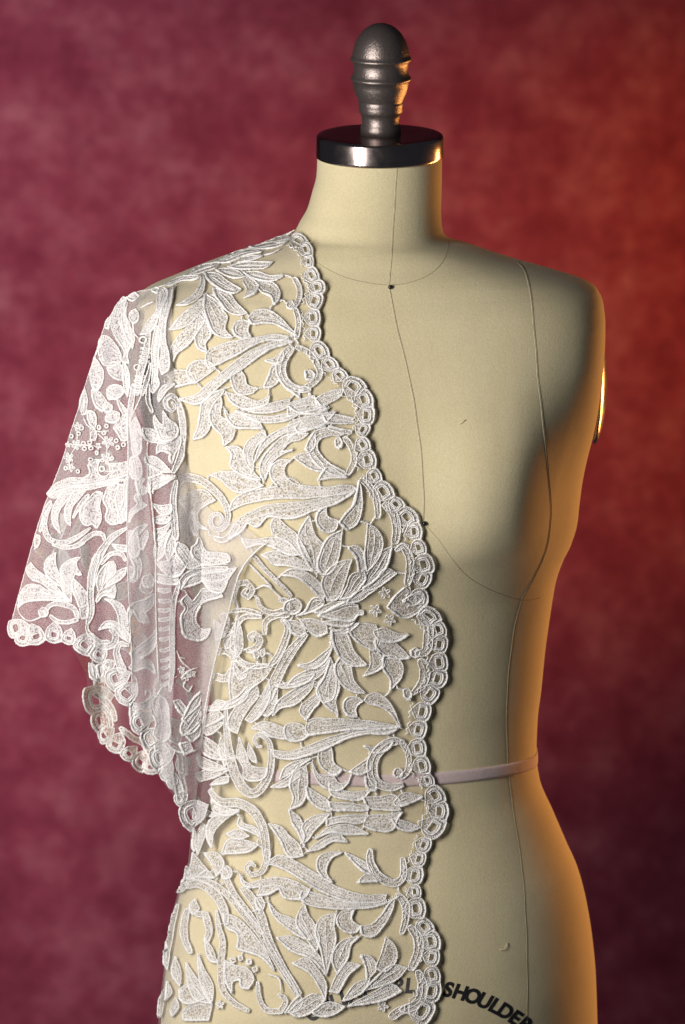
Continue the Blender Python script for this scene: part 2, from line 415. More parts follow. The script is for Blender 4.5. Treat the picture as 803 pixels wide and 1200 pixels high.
# printed lettering round the hip
lettering = []
txt = "COLLAPSIBLE SHOULDERS"
RAD, PX0, PY0 = 222.0, 481.0, 1154.5
adv = {' ': 18.5, 'I': 8.5, 'L': 12.6, 'E': 13.4, 'S': 14.2, 'C': 15.0, 'O': 15.6, 'A': 14.6, 'P': 14.0, 'B': 14.4, 'H': 14.8, 'U': 14.6, 'D': 14.6, 'R': 14.6}
pos = []; s = 0
for ch in txt: w = adv[ch]; pos.append(s + w/2); s += w
s0 = pos[12]; off = 45.0       # the first S of the second word sits 45.5 px right of the arc's top
Vt = []; Ft = []
for ch, p in zip(txt, pos):
    if ch == ' ': continue
    cu = bpy.data.curves.new('t', 'FONT'); cu.body = ch; cu.size = 1.0; cu.align_x = 'CENTER'; cu.offset = 0.042
    to = bpy.data.objects.new('t', cu); me = bpy.data.meshes.new_from_object(to)
    bm = bmesh.new(); bm.from_mesh(me); bmesh.ops.triangulate(bm, faces=bm.faces)
    bmesh.ops.subdivide_edges(bm, edges=[e for e in bm.edges if e.calc_length() > 0.25], cuts=1)
    a = (p - s0 + off)/RAD; base = len(Vt); S = 24.0
    P = np.array([(v.co.x, v.co.y) for v in bm.verts])
    gx = P[:, 0]*S*0.93 + 0.12*(P[:, 1]-0.36)*S; gy = (P[:, 1]-0.36)*S
    cxp = PX0 + RAD*math.sin(a); cyp = PY0 + RAD*(1-math.cos(a))
    X = cxp + gx*math.cos(a) + gy*math.sin(a); Y = cyp + gx*math.sin(a) - gy*math.cos(a)
    W = on_body(X, Y, 0.00035); Vt += list(W)
    bm.verts.index_update()
    Ft += [tuple(base + v.index for v in f_.verts) for f_ in bm.faces]
    bm.free(); bpy.data.objects.remove(to); bpy.data.curves.remove(cu); bpy.data.meshes.remove(me)
fpart('printed_lettering', Vt, Ft, m_ink, smooth=False)

# ------------------------------------------------------------------ things resting on the form
tp = hermite(np.array([(258, 899), (300, 906), (340, 910.5), (400, 914), (460, 914.5), (515, 912), (560, 907.5), (600, 901), (620, 895.5), (630.5, 890.5)], float), 3)
q = on_body(tp[:, 0], tp[:, 1]); o_ = np.argsort(q[:, 0]); qx, qz = q[o_, 0], q[o_, 2]
G = BV.reshape(-1, 220, 3); zr = G[:, 0, 2][::-1]; K = 9; V = []
ths = np.arange(220)*2*math.pi/220
for k in range(220):
    xr_, yr_ = G[::-1, k, 0], G[::-1, k, 1]
    x0 = np.interp(np.interp(0.1, [0, 1], [qz[0], qz[-1]]), zr, xr_)
    zc = np.interp(x0, qx, qz) if math.sin(ths[k]) >= 0 else np.interp(x0, [qx[0], qx[-1]], [qz[0], qz[-1]])
    row = []
    for s_, l_ in zip((-1, -1, -.6, -.3, 0, .3, .6, 1, 1), (-.0004, .0008, .0011, .0012, .0012, .0012, .0011, .0008, -.0004)):
        z = zc + s_*0.0051; x = np.interp(z, zr, xr_); y = np.interp(z, zr, yr_)
        d = np.array([x-0.031, (y)*1.2]); d /= np.linalg.norm(d); row.append((x+d[0]*l_, y+d[1]*l_, z))
    V += row
F = [(k*K+j, k*K+j+1, ((k+1) % 220)*K+j+1, ((k+1) % 220)*K+j) for k in range(220) for j in range(K-1)]
t_o = link_mesh('waist_tape', V, F, m_tape)
tag(t_o, 'thin pale pink twill tape tied round the waist of the form', 'tape')

def pin(px, py, label, r=0.0019):
    p = on_body([px], [py], 0.0012)[0]
    bm = bmesh.new(); bmesh.ops.create_uvsphere(bm, u_segments=20, v_segments=12, radius=r)
    v = [tuple(x.co) for x in bm.verts]; f = [tuple(y.index for y in x.verts) for x in bm.faces]; bm.free()
    e = empty('pin', tuple(p)); tag(e, label, 'pin', 'black headed pins in the centre front seam')
    link_mesh('pin_head', v, f, m_pin, e)
    v, f = tube([(0, 0.001, 0), (0.0005, 0.006, -0.001), (0.001, 0.012, -0.002)], 0.0003, 6); link_mesh('pin_shaft', v, f, m_cap, e)
pin(457.5, 336.5, 'black headed pin at the base of the neck where the seams cross', 0.0018)
pin(497.5, 613.5, 'black headed pin between the breasts beside the scalloped lace edge', 0.0019)
def hair(pts, label, r=0.0003):
    p = hermite(np.array(pts, float), 1.5); q = on_body(p[:, 0], p[:, 1], 0.0005)
    q = q - np.outer(np.sin(np.linspace(0, math.pi, len(q)))*0.0012, [0, 1, 0])
    v, f = tube(q, r, 6); o = link_mesh('loose_thread', v, f, m_hair); tag(o, label, 'thread', 'loose thread ends on the form')
hair([(586, 1113), (590, 1112), (593, 1109), (595, 1105)], 'short curved loose thread on the hip above the printed lettering', 0.00026)
hair([(538, 497), (541, 495), (543, 493), (546, 492)], 'tiny loose thread on the upper chest beside the centre seam', 0.00028)

# ------------------------------------------------------------------ the lace
# Embroidery traced as outlines: first word the kind (leaf / petal / ... closed outline, "scroll" = stroke with
# half-widths), second the drafting sheet it was drawn on, then the points. A sheet ending in "!" lies on the sleeve.
SHEET = {'a': (180, 260), 'b': (180, 440), 'c': (180, 620), 'd': (180, 800), 'e': (180, 1000),
         'A': (340, 260), 'B': (340, 440), 'C': (340, 620), 'D': (340, 800), 'E': (340, 1000),
         'p': (0, 320), 'q': (0, 480), 'r': (0, 620), 's': (60, 790),
         '1': (110, 335), '2': (60, 450), '3': (140, 450), '4': (30, 560), '5': (140, 560), '6': (5, 640), '7': (95, 680), '8': (120, 800)}
SCALE = {k: 6.177 for k in '1234567'}; SCALE['8'] = 5.736
SK0 = 4.015
MOTIFS = """
leaf a 250,245 300,250 350,285 408,320 380,335 330,325 290,300 262,275
leaf a 225,260 222,300 190,345 120,392 175,385 225,350 240,310 235,270
leaf a 235,365 190,400 140,440 85,503 150,490 200,450 235,400
leaf a 225,430 190,470 130,530 95,580 85,620 95,658 120,610 170,570 205,520 235,470
leaf a 215,440 255,490 268,530 245,570 252,608 215,590 200,550 205,490
leaf a 250,350 300,385 325,420 345,450 335,500 368,538 320,535 285,515 262,470 245,410
leaf a 290,320 360,345 385,380 435,428 390,435 350,420 320,385 295,350
leaf a 300,230 350,225 400,240 425,262 385,268 340,255
leaf a 360,215 430,195 500,195 555,195 525,220 470,225 400,225
leaf a 430,240 500,240 545,255 608,252 570,275 520,278 470,265
leaf a 440,260 470,280 495,305 475,335 430,357 440,320 425,285
leaf a 500,285 545,285 585,315 588,360 565,385 550,350 515,335 495,310
leaf a 60,296 110,265 170,255 215,260 190,275 130,280 80,300
leaf a 150,252 230,205 310,190 300,210 240,235 180,252
leaf a 300,187 380,145 460,130 500,145 430,160 350,190
leaf a 460,118 540,97 600,87 640,78 600,110 520,125
leaf a 570,92 610,70 636,52 635,78 600,97
leaf a 400,195 450,165 510,165 460,185
scroll a 7-4 600,128 560,150 520,160
petal a 460,472 410,465 378,490 380,525 410,545 460,542 445,515 450,490
leaf a 455,455 490,420 540,420 590,450 630,490 668,532 620,505 570,480 520,475 470,478
leaf a 625,545 560,535 480,548 400,560 320,580 270,610 262,645 275,680 330,655 400,620 460,585 530,560 590,560
leaf a 268,665 220,655 175,675 165,700 175,730 200,755 250,720 290,690
leaf a 162,705 110,700 70,720 90,735 60,772 110,770 170,757 198,752
leaf a 640,575 570,570 500,595 440,620 380,665 320,715 260,765 220,800 145,820 215,843 250,833 300,783 360,730 420,690 470,650 530,610 590,590
leaf a 400,690 430,730 440,765 490,782 460,803 400,803 375,765 370,725
scroll a 20-24-18-14 655,590 620,630 600,690 620,750 670,785 740,790
petal a 612,605 570,640 525,652 560,665 605,655
petal a 605,670 560,680 545,720 518,780 560,775 585,755 595,720
petal b 590,12 620,55 660,85 690,107 685,75 720,66 650,45
scroll A 13-13 28,588 90,618 125,670 140,720 110,760 60,785
petal A 70,700 100,700 118,720 105,742 75,740
scroll A 12-12 20,265 45,320 35,380 0,410
scroll A 12-12 25,410 40,470 30,550
petal a 625,385 650,372 665,395 650,410 630,405
leaf b 330,70 270,95 235,130 225,180 215,240 195,290 240,275 270,230 265,180 290,130 325,85
leaf b 320,105 290,140 272,190 290,240 325,275 335,318 370,290 380,245 350,210 320,190 325,140
leaf b 350,80 430,100 490,120 540,98 530,130 480,150 420,150 370,120
leaf b 500,147 560,130 635,115 620,150 560,170 490,172 430,157
leaf b 640,140 700,120 755,100 765,130 803,145 740,165 680,170
leaf b 340,155 360,185 400,175 450,195 490,215 508,245 450,245 390,240 360,212
leaf b 400,165 470,185 560,192 640,180 675,187 640,205 560,220 500,215
leaf b 470,445 440,400 432,350 450,310 520,265 525,300 490,330 470,380 475,420
leaf b 485,400 500,350 530,300 590,260 650,235 690,217 680,250 620,270 560,310 520,350
leaf b 695,220 740,197 803,182 850,175 815,215 803,227 740,250 690,262 675,245
leaf b 530,490 510,440 520,390 560,340 620,290 720,280 690,305 640,320 600,360 655,350 600,375 560,410 545,450
leaf b 350,340 400,340 430,370 440,410 470,450 500,485 460,480 400,452 370,425 375,375
leaf b 280,470 330,455 390,458 450,478 510,515 470,530 410,545 360,522 330,492
leaf b 912,520 803,525 720,520 660,508 622,470 625,430 650,410 600,408 560,440 560,480 590,522 520,532 440,552 400,582 380,630 430,605 520,582 620,572 720,572 803,562 880,552 932,538
leaf b 925,548 840,565 740,590 640,602 540,612 470,642 400,692 380,760 440,720 460,690 500,705 550,660 600,667 660,667 740,637 820,612 880,580
scroll b 14-20-20-18-14-10-8 80,803 90,700 95,600 110,520 150,482 210,487 280,532 340,602 353,670 328,718 290,720 272,690 285,655 315,655 325,680 305,698
leaf b 130,590 180,555 240,545 290,590 250,610 215,640 220,690 255,715 215,705 195,645 170,665 155,620
leaf b 145,610 130,680 150,750 175,790 165,710 175,655
leaf b 188,640 180,690 200,745 215,752 212,700
scroll b 10-16 290,760 330,772 380,735 402,700
scroll B 18-24-24-16 250,270 180,265 120,290 105,335 130,390 190,440 260,465
leaf B 110,372 60,370 25,385 70,420 120,445 165,442 135,400
petal B 180,432 150,460 130,492 200,480 270,478 240,460
petal B 118,262 92,300 72,345 90,362 118,330
scroll B 13-13 255,290 290,340 300,400 270,465
petal B 215,300 232,290 245,320 235,342 215,335
petal B 325,490 337,560 335,640 310,700 270,725 230,690 260,650 295,610 312,550
petal B 170,620 175,660 225,680 215,720 170,735 130,700 125,660 145,630
scroll B 12-18-14 330,485 370,520 400,570 412,630 412,670
scroll B 18-22-18 440,600 485,650 500,720 490,790
leaf B 0,142 50,117 112,100 130,150 180,152 120,178 60,180 0,190
leaf B 125,110 180,80 250,65 230,100 180,130 150,142
leaf B 160,192 205,187 290,202 290,225 220,225 172,215
leaf B 0,232 60,202 110,195 175,215 150,240 70,250 0,290
scroll B 10-10 180,245 240,262 290,270
leaf c 430,45 480,50 560,40 620,60 690,110 640,115 570,85 510,68 450,85
leaf c 520,120 580,105 640,120 700,150 745,190 690,180 620,165 570,160 550,137
leaf c 565,-30 590,-55 620,-20 670,20 700,70 735,140 690,115 640,60 570,20
leaf c 735,-52 760,30 797,80 785,130 770,200 740,170 710,120 685,50 700,0
leaf c 612,215 650,190 700,195 760,230 800,290 790,330 740,270 680,225
leaf C 240,12 180,45 150,100 135,170 160,200 190,195 225,130 235,70
leaf C 285,145 225,160 175,200 155,250 180,320 215,320 255,240 270,190
leaf C 365,-20 400,0 430,50 425,100 392,158 362,185 352,120 358,60
leaf C 275,85 320,82 348,120 352,182 322,190 310,130
leaf C 472,88 420,112 390,165 355,222 345,268 400,230 450,170
leaf C 497,205 450,185 402,235 350,280 400,275 450,242
leaf C 345,200 290,212 270,260 240,318 290,308 328,265 350,230
leaf C 405,280 350,278 290,312 270,340 330,330 370,300
petal C 30,405 68,385 110,322 155,320 160,345 120,378
petal C 0,330 30,325 55,350 40,385 5,395 -30,370 -20,340
petal C 45,422 110,420 170,450 175,485 130,500 90,475
petal C -30,425 40,435 75,485 60,508 15,485 -10,450
petal C 130,402 200,375 280,347 318,352 320,378 345,380 345,400 318,402 300,425 230,425
petal C 110,385 190,345 262,335 200,368 150,392
petal C 150,432 210,450 280,450 300,434 240,427
leaf C 190,490 185,550 140,590 100,620 45,632 100,650 150,630 180,590 196,540
leaf C 200,480 260,490 300,570 355,632 290,635 240,600 210,540
leaf C 240,600 280,640 300,710 348,765 280,752 235,710 215,660
leaf C 180,600 160,640 90,660 30,690 0,725 60,722 130,692 160,662
leaf C 190,610 208,660 215,740 200,790 160,810 130,760 165,690
leaf D 130,45 100,70 60,100 50,130 80,168 110,120 138,85
leaf D 140,0 150,70 180,110 224,140 213,80 230,20 212,-40 185,-30
leaf D 105,-20 50,15 0,45 -60,100 -72,148 -40,115 20,100 60,70 100,20
leaf D 110,-40 60,-30 0,-5 -60,10 -20,20 40,10 90,-15
leaf C 275,462 330,445 400,452 410,500 395,565 340,540 300,505
leaf C 395,480 440,465 500,488 550,495 490,525 430,520 405,500
leaf C 405,520 480,530 520,560 557,602 490,605 440,582 410,550
leaf C 375,570 400,570 430,610 440,640 400,665 346,683 375,640
leaf C 440,600 490,600 525,640 520,690 472,750 470,700 440,652
leaf C 190,462 240,470 280,450 320,440 300,460 255,485
leaf C 463,362 500,310 540,275 570,300 620,310 640,340 590,390 540,408
petal C 530,332 580,305 618,330 580,357
scroll C 10-18-20-16 495,98 530,75 560,130 562,200 548,260
scroll C 18-24-24-16 600,400 645,440 648,510 632,575 590,585
petal C 565,572 590,555 612,575 600,600 575,598
scroll C 18-26-22-10 610,610 632,660 620,725 570,775
petal C 530,755 555,745 570,775 560,800 540,790
scroll c 9-9 470,120 530,190 590,250 650,312
scroll c 7-7 442,150 500,210 560,272
scroll c 6-12-12-8 400,378 385,320 400,260 440,247 467,285 447,320 423,300 440,278
scroll c 8-14-12 490,320 510,368 570,392 630,372 628,340 590,328
scroll c 7-7 480,280 530,262 580,300 612,332
scroll c 9-9 370,385 430,378 505,397
scroll c 10-14-10 640,402 570,407 532,432 525,492
scroll c 12-18-12 605,420 632,455 620,520 590,590 550,640
scroll c 14-24-26-24 722,490 680,535 622,615 585,690 560,745 530,815
scroll c 10-14-12 510,410 430,412 390,460 380,540 400,610 450,640 540,640
scroll c 14-16-10 440,572 482,558 502,520 478,490 455,503 468,528
petal c 470,575 490,562 500,590 485,612
petal c 505,570 522,560 528,585 512,600
leaf c 380,625 420,680 480,645 555,645 520,700 460,745 400,800 375,815 368,720
scroll c 20-20 330,395 345,440 322,500
scroll c 16-16 300,580 345,572 385,602
scroll c 18-18 290,690 348,700 380,655
petal c 380,622 430,632 440,690 410,710 385,665
leaf c 395,420 415,470 420,560 395,600 385,520
leaf c! 160,310 185,340 230,290 310,290 320,320 240,345 205,380 200,430 230,460 270,460 250,500 200,510 150,490 135,440 135,400 150,370 135,340
leaf c! 142,272 190,215 300,195 385,185 352,230 320,290 275,285 240,240 180,262
scroll c! 7-4 108,570 130,620 175,660
scroll c! 7-4 120,600 150,610
scroll c! 7-4 125,700 165,665 205,650
floret c! 22 150,690
floret c! 18 178,680
floret c! 16 130,660
scroll c! 5-5 150,710 140,740 165,765 180,735
scroll c! 5-3 110,690 95,700
leaf d 480,10 430,70 370,150 358,200 400,230 420,170 450,120 492,60
leaf d 542,0 500,80 440,165 468,180 512,140 548,60
leaf d 578,0 530,80 497,132 540,152 568,120 583,40
leaf d 440,20 380,75 300,100 240,125 320,125 390,105 440,60
leaf d 235,190 250,160 310,138 332,160 300,180 240,208
leaf d 238,222 280,192 332,187 300,222 260,242
scroll d 10-14-22-24-20-16-10-7 345,110 345,180 352,260 362,340 388,430 430,500 470,520 520,480 550,410 555,330 538,265 500,240 478,262 490,298 512,298
leaf d 410,265 440,330 460,385 532,400 520,440 460,455 430,440 428,400 402,350
leaf d 452,285 480,340 488,372 462,360 448,320
leaf d 470,215 520,185 555,190 620,220 655,262 600,258 560,250 510,222
leaf D -15,200 20,190 55,200 85,240 60,262 0,265 -20,240
leaf D 90,205 100,180 200,170 300,175 400,185 500,205 420,215 300,215 180,230 90,242
leaf D 495,210 400,208 300,225 180,258 80,300 0,320 -65,310 -40,342 30,350 100,332 180,302 260,262 350,242 440,240
leaf D 190,300 145,320 140,370 170,410 215,427 240,405 205,375 198,330
scroll D 14-24-26-20-14 535,278 480,275 415,320 385,385 405,465 470,492 530,480
petal D 345,295 400,300 450,275 485,272 460,310 400,327
petal D 375,345 330,380 278,418 330,430 378,410
petal D 352,440 362,490 405,510 398,460
petal D 490,410 510,400 528,415 525,440 500,442 487,428
scroll D 13-13 520,270 553,330 553,410 520,450
petal D 320,160 270,150 250,110 265,72 310,65 345,82 312,112 313,150
petal D 360,60 400,45 450,70 490,130 520,212 470,142 420,107 370,95 350,80
leaf D 110,380 140,430 200,440 230,470 270,465 230,500 170,490 130,452
leaf D 190,475 230,502 290,512 370,507 330,545 270,545 200,522
leaf D 350,540 420,537 490,532 510,560 505,598 440,595 375,582
leaf D 490,560 530,522 620,535 560,565 500,575
leaf D 80,490 130,522 180,560 190,602 130,582 90,540
leaf D 190,562 280,567 362,580 358,600 270,598 200,590
leaf D 370,632 440,622 520,612 500,640 475,690 400,690 350,672
leaf D 180,642 260,627 362,625 330,658 240,655 180,672
leaf D 480,642 540,652 612,680 560,695 510,682
leaf D 60,680 110,632 180,622 150,660 110,700 90,732 65,752 70,710
leaf D 130,730 190,682 280,672 360,710 270,712 200,702
leaf D 90,790 150,740 220,712 265,750 200,747 140,782
leaf d 640,600 690,640 705,720 710,770 680,702 655,660
leaf d 550,670 600,682 640,722 680,760 700,810 640,812 600,742
leaf d 680,392 640,440 560,487 620,485 655,462 682,440
leaf d 715,397 670,422 645,480 660,540 645,587 700,560 720,500 722,440
leaf d 740,357 670,370 620,400 600,450 650,422 700,382
leaf d 230,250 300,290 345,360 280,350 240,322
leaf d 215,340 300,380 345,402 290,412 230,390
petal d 322,255 350,332 342,400 312,302
leaf d 210,430 280,402 350,412 300,440 230,462
leaf d 275,480 310,450 355,440 352,468
scroll d 14-22-22-20-16 268,505 320,560 400,565 470,602 512,672 530,760 535,850
leaf d 280,545 330,582 400,602 350,622 290,602
leaf d 400,602 335,650 292,700 280,772 258,702 280,642 340,612
leaf d 410,632 430,662 480,682 502,722 440,692 405,672
leaf d 350,712 400,692 450,722 400,735
leaf d 330,803 360,742 420,742 490,760 450,792 390,800
leaf d 215,540 260,600 330,622 270,625 220,602
leaf d 232,660 252,690 235,750 215,803 202,742
leaf e 190,0 240,60 285,112 200,110 160,125 180,60
leaf e 245,0 280,50 300,102 332,50 300,0
scroll e 14-20-22-20-14 150,160 220,145 290,190 330,255 348,335
scroll e 12-16-16-12 180,108 280,142 360,205 430,290 500,372 560,470 620,572 680,672
scroll e 14-14-12 340,72 352,130 382,190 440,270 500,350
petal e 318,82 350,58 372,80 366,112 330,120
scroll e 20-20-18-14-12 418,160 470,220 510,302 540,400 590,500 650,600 692,662
petal e 480,215 510,205 525,240 512,275 490,255
leaf e 340,292 400,312 470,382 520,450 560,540 500,480 400,445 400,382 352,350
scroll e 16-14-10-8 540,-20 532,40 505,90 460,102 440,70 458,45 482,62
leaf E 430,188 330,190 230,160 120,95 40,45 -30,20 -92,55 -30,70 60,122 150,175 250,215 350,225 420,212
leaf E 240,0 190,30 172,90 200,130 160,112 130,62 140,20 180,0
leaf e 420,100 450,140 510,130 580,118 660,135 722,170 700,205 660,212 610,202 590,165 540,190 495,195 510,160 440,152
leaf E 70,182 130,190 220,220 340,240 440,230 490,205 400,245 300,258 180,255 100,240 65,212
petal E 492,210 480,270 440,340 390,390 340,380 330,342 380,335 430,290 462,240
petal E 300,265 290,312 330,345 310,370 250,362 220,320 240,277
scroll E 14-20-20-16-14 378,-20 375,30 400,90 450,130 500,140 530,110 530,20
petal E 315,135 360,97 400,102 430,130 370,132
leaf E 262,0 310,20 370,60 390,100 342,82
scroll E 14-20-16-12 505,190 540,240 542,310 522,380
scroll E 16-24-22-18 560,340 600,400 600,470 565,550
scroll E 16-24-24-18 600,550 622,620 602,700 520,740
leaf e 550,235 570,290 620,342 700,392 740,402 690,332 640,302 590,282
leaf E 70,250 50,270 35,330 80,400 120,455 135,410 112,330 85,290
leaf e 590,402 650,395 720,430 780,490 806,562 740,492 660,462
leaf E 215,290 150,310 125,370 145,440 170,560 195,470 213,400 205,342
leaf E 322,396 250,412 210,460 202,500 225,560 270,490 285,432
leaf E 325,530 260,520 222,570 190,642 230,650 275,572
leaf E 18,520 80,500 130,550 165,610 160,682 132,620 90,560
leaf E 335,480 380,490 402,540 362,590 355,530
leaf E 450,400 490,440 495,500 440,550 405,532 430,470
leaf E 542,542 480,530 402,590 352,640 430,620 500,590
leaf E 517,650 470,620 400,650 280,715 350,705 430,690
leaf E 370,590 310,612 252,690 290,680 350,640
leaf E 0,742 60,690 110,665 160,690 120,730 40,762
petal E 102,742 180,700 260,720 200,760 130,762
floret E 24 435,720
scroll E 20-22 470,775 530,735 600,742
scroll e 12-18-14 180,470 150,400 150,322 165,262
petal e 200,215 222,262 190,290 175,250
scroll e 12-18-14 200,285 250,290 265,370 250,420
scroll e 8-14-16-14-12 300,270 310,340 328,420 320,520 330,640 380,702 450,742
leaf e 245,400 280,450 300,510 270,500
leaf e 345,510 380,530 440,545 468,590 445,632 415,625 410,592 380,602 375,652 350,602
petal e 362,498 385,488 390,510 372,518
petal e 402,485 420,482 422,500 408,508
petal e 440,505 460,498 465,518 448,526
petal e 468,540 488,532 490,552 474,558
scroll e 8-14-10 492,605 500,680 532,735 600,742 622,690 590,660
scroll e 6-8 540,568 590,590 602,650
petal e 690,665 702,702 670,742 620,750 655,700
leaf e 160,520 200,580 240,640 272,700 200,680 170,622
leaf e 215,480 240,540 282,620 275,702 230,622
leaf e 110,490 135,560 130,622 95,562
leaf e 130,642 170,620 242,682 180,702 140,692
leaf e 150,742 220,702 275,712 260,780 150,782
leaf e 85,742 110,682 122,722 95,762
leaf e 70,602 92,652 62,692
floret e 20 315,712
floret C 26 445,298
floret C 28 400,380
floret C 26 468,425
leaf e 60,420 80,470 70,540 50,500
scroll e 10-14-12 120,240 95,330 80,420 60,520
leaf e 160,60 150,110 120,180 150,170 180,100
scroll e 10-16-14 60,640 40,700 30,770
leaf e 190,120 160,90 200,60 250,80
leaf d 195,690 215,720 200,790 190,770
leaf d 205,560 225,620 215,660 195,640
leaf c 290,430 330,460 340,500 300,520
leaf c 385,480 375,540 350,560 340,520
leaf d 270,130 320,120 345,90 300,85
leaf 1! 160,170 215,95 235,110 225,190 265,290 280,400 250,480 260,540 205,530 225,470 180,390 140,290
leaf 1! 215,200 260,280 300,350 290,440 250,380 215,290
petal 1! 265,235 275,190 310,170 330,200 320,260 290,270
leaf 1! 65,375 100,370 160,430 190,500 185,550 120,570 80,560 50,500 45,430
leaf 1! 110,590 150,555 200,580 220,630 210,680 170,670 130,640
leaf 1! 10,520 40,560 75,620 65,700 30,750 0,720 -15,640 0,570
petal 1! 110,740 160,715 210,735 215,780 160,810 115,790
scroll 1! 14-22-22-18 405,310 378,480 342,620 318,790
ring 1! 22 362,395
ring 1! 20 325,590
ladder 1! 8 345,450 415,455
ladder 1! 8 342,480 410,485
ladder 1! 8 338,510 405,515
ladder 1! 8 335,540 400,548
ladder 1! 8 305,650 370,655
ladder 1! 8 300,685 360,690
ladder 1! 8 295,720 355,725
ladder 1! 8 290,755 350,760
leaf 1! 470,60 500,30 530,60 485,190 445,290 400,330 350,340 400,250 455,190
leaf 1! 575,30 560,150 530,260 525,380 545,500 540,580 500,615 490,560 500,450 480,330 500,200 535,90
leaf 1! 455,300 490,340 480,450 475,560 470,650 480,700 440,755 410,740 430,620 425,480
scroll 1! 8-16-8 410,560 390,650 350,790
leaf 1! 245,90 300,50 330,80 290,112
petal 1! 420,40 450,15 480,30 455,60
scroll 1! 9-9 340,165 400,135 440,120
scroll 1! 8-12 250,120 235,200 270,280
scroll 1! 8-12 290,270 300,340 330,380
petal 1! 80,300 100,240 130,220 112,310
scroll 1! 8-10-8 5,540 40,450 65,380
leaf 1! 215,560 250,600 265,700 250,790 225,740
leaf 2! 225,95 250,40 268,120 255,212 235,215 218,170
scroll 2! 8-8 240,235 262,290 305,335
leaf 2! 272,195 312,210 327,260 315,322 290,290 275,240
leaf 2! 310,330 332,360 320,405 290,402 295,360
leaf 2! 305,50 350,60 400,110 420,150 380,192 330,160 310,110
petal 2! 420,40 470,10 515,20 525,60 490,100 430,110 415,80
petal 2! 385,150 420,130 450,160 440,200 400,202
petal 2! 410,230 450,195 500,210 495,260 440,277 405,255
leaf 2! 480,110 520,160 562,210 565,300 560,390 520,397 490,350 460,310 490,270 520,230 500,180
petal 2! 300,10 350,0 360,30 325,52
floret 2! 30 200,310
floret 2! 34 190,440
floret 2! 42 420,420
floret 2! 40 405,540
floret 2! 36 132,535
floret 2! 30 150,605
floret 2! 24 345,450
floret 2! 22 130,440
ring 2! 13 245,430
ring 2! 13 252,470
ring 2! 12 285,425
ring 2! 12 292,465
ring 2! 15 355,315
ring 2! 12 395,355
ring 2! 12 412,305
ring 2! 13 480,410
ring 2! 13 492,460
ring 2! 13 530,440
ring 2! 12 205,635
ring 2! 12 118,612
ring 2! 13 160,380
ring 2! 14 232,320
ring 2! 12 212,362
ring 2! 12 290,550
ring 2! 12 335,500
ring 2! 12 450,540
scroll 2! 7-7 100,440 190,440 330,450
scroll 2! 7-7 195,330 190,440 140,540 150,640
scroll 2! 7-7 305,340 360,345 425,340
scroll 2! 7-7 330,350 400,420 408,540
leaf 2! 0,780 60,720 150,680 270,667 285,640 275,590 300,560 360,555 342,590 340,640 375,667 420,640 410,580 480,580 565,560 570,645 440,690 300,722 150,745 50,780 20,803
ring 2! 18 380,615
scroll 2! 14-20-18-10 605,0 592,120 570,250 560,330
leaf 2! 590,300 620,250 640,300 650,400 640,490 610,520 595,440
ring 2! 12 622,440
leaf 2! 590,540 630,530 650,600 640,670 600,682 580,620
scroll 2! 8-8 683,0 640,120 582,260 562,400 566,600 560,800
leaf 2! 620,700 650,690 640,730 672,760 640,803 625,760
scroll 2! 10-16-12 700,0 700,130 735,205
leaf 3! 290,90 310,30 360,0 400,0 350,40 312,100 295,122
scroll 3! 8-12-16-20-24-24-24-22-18 380,130 400,165 375,195 345,165 340,110 375,78 420,115 455,205 470,320 460,440 425,560 385,640
leaf 3! 265,230 300,280 325,300 322,200 360,260 400,290 410,360 380,390 320,400 280,330 258,262
leaf 3! 175,320 240,330 300,370 370,385 340,420 270,420 200,402 178,370
leaf 3! 380,400 420,380 440,420 400,500 380,570 365,540 370,500 310,482 280,500 290,440
leaf 3! 190,530 260,530 330,580 370,632 310,627 240,592 200,572
leaf 3! 205,582 260,622 312,640 250,667 210,682
leaf 3! 215,702 290,662 340,662 400,662 350,712 280,752 220,762
scroll 3! 8-10 205,390 200,500 210,560
leaf 4! 195,135 240,80 340,60 480,50 620,20 720,15 600,52 480,82 380,92 290,102 240,142
leaf 4! 300,110 345,125 290,190 250,250 245,320 262,390 215,330 205,260 230,180
leaf 4! 350,110 440,100 400,150 350,210 335,290 335,335 305,300 300,220 330,160
leaf 4! 520,110 560,120 540,210 550,290 520,355 485,325 450,335 415,300 420,210 470,150
leaf 4! 610,70 680,50 650,130 655,180 675,260 690,310 640,325 590,290 600,220 575,170 590,110
leaf 4! 690,60 740,60 740,180 730,290 700,312 680,240 665,150
scroll 4! 8-14-8 460,120 400,200 350,290
scroll 4! 8-16-20-18-16-8 200,190 155,280 150,380 190,450 280,470 380,430 470,362
scroll 4! 8-14-16-12 200,485 300,505 400,480 450,430 520,400 560,410 575,450
petal 4! 85,410 112,420 107,480 80,512 75,460
scroll 4! 10-14-10 190,170 150,240 130,330 110,390
scroll 4! 10-22-26-28-28 740,360 660,410 580,490 520,600 490,700 475,803
scroll 4! 8-16-12 560,600 620,552 700,552 732,602
leaf 4! 600,620 640,608 657,650 620,700 558,772 580,690
leaf 4! 732,650 720,700 640,760 580,792 620,720 680,670
leaf 4! 640,480 740,490 740,530 680,522
leaf 4! 760,390 803,380 805,560 780,572 755,520
leaf 4! 760,640 803,660 803,740 770,720
leaf 5! 130,0 180,20 150,60 202,80 190,112 130,120 150,160 202,190 120,240 80,312 90,230 130,180 115,140 140,100 120,50
leaf 5! 202,350 130,370 90,440 75,500 90,580 110,640 100,700 70,722 110,732 150,680 157,610 130,540 150,500 120,450 160,400
leaf 5! 152,440 200,380 207,420 170,512 142,490
petal 5! 170,720 220,690 250,740 230,790 180,782
leaf 5! 60,0 62,120 50,270 30,312 0,312 0,250 30,180 40,60
scroll 5! 8-9-9-8 207,0 237,200 252,400 262,600 266,803
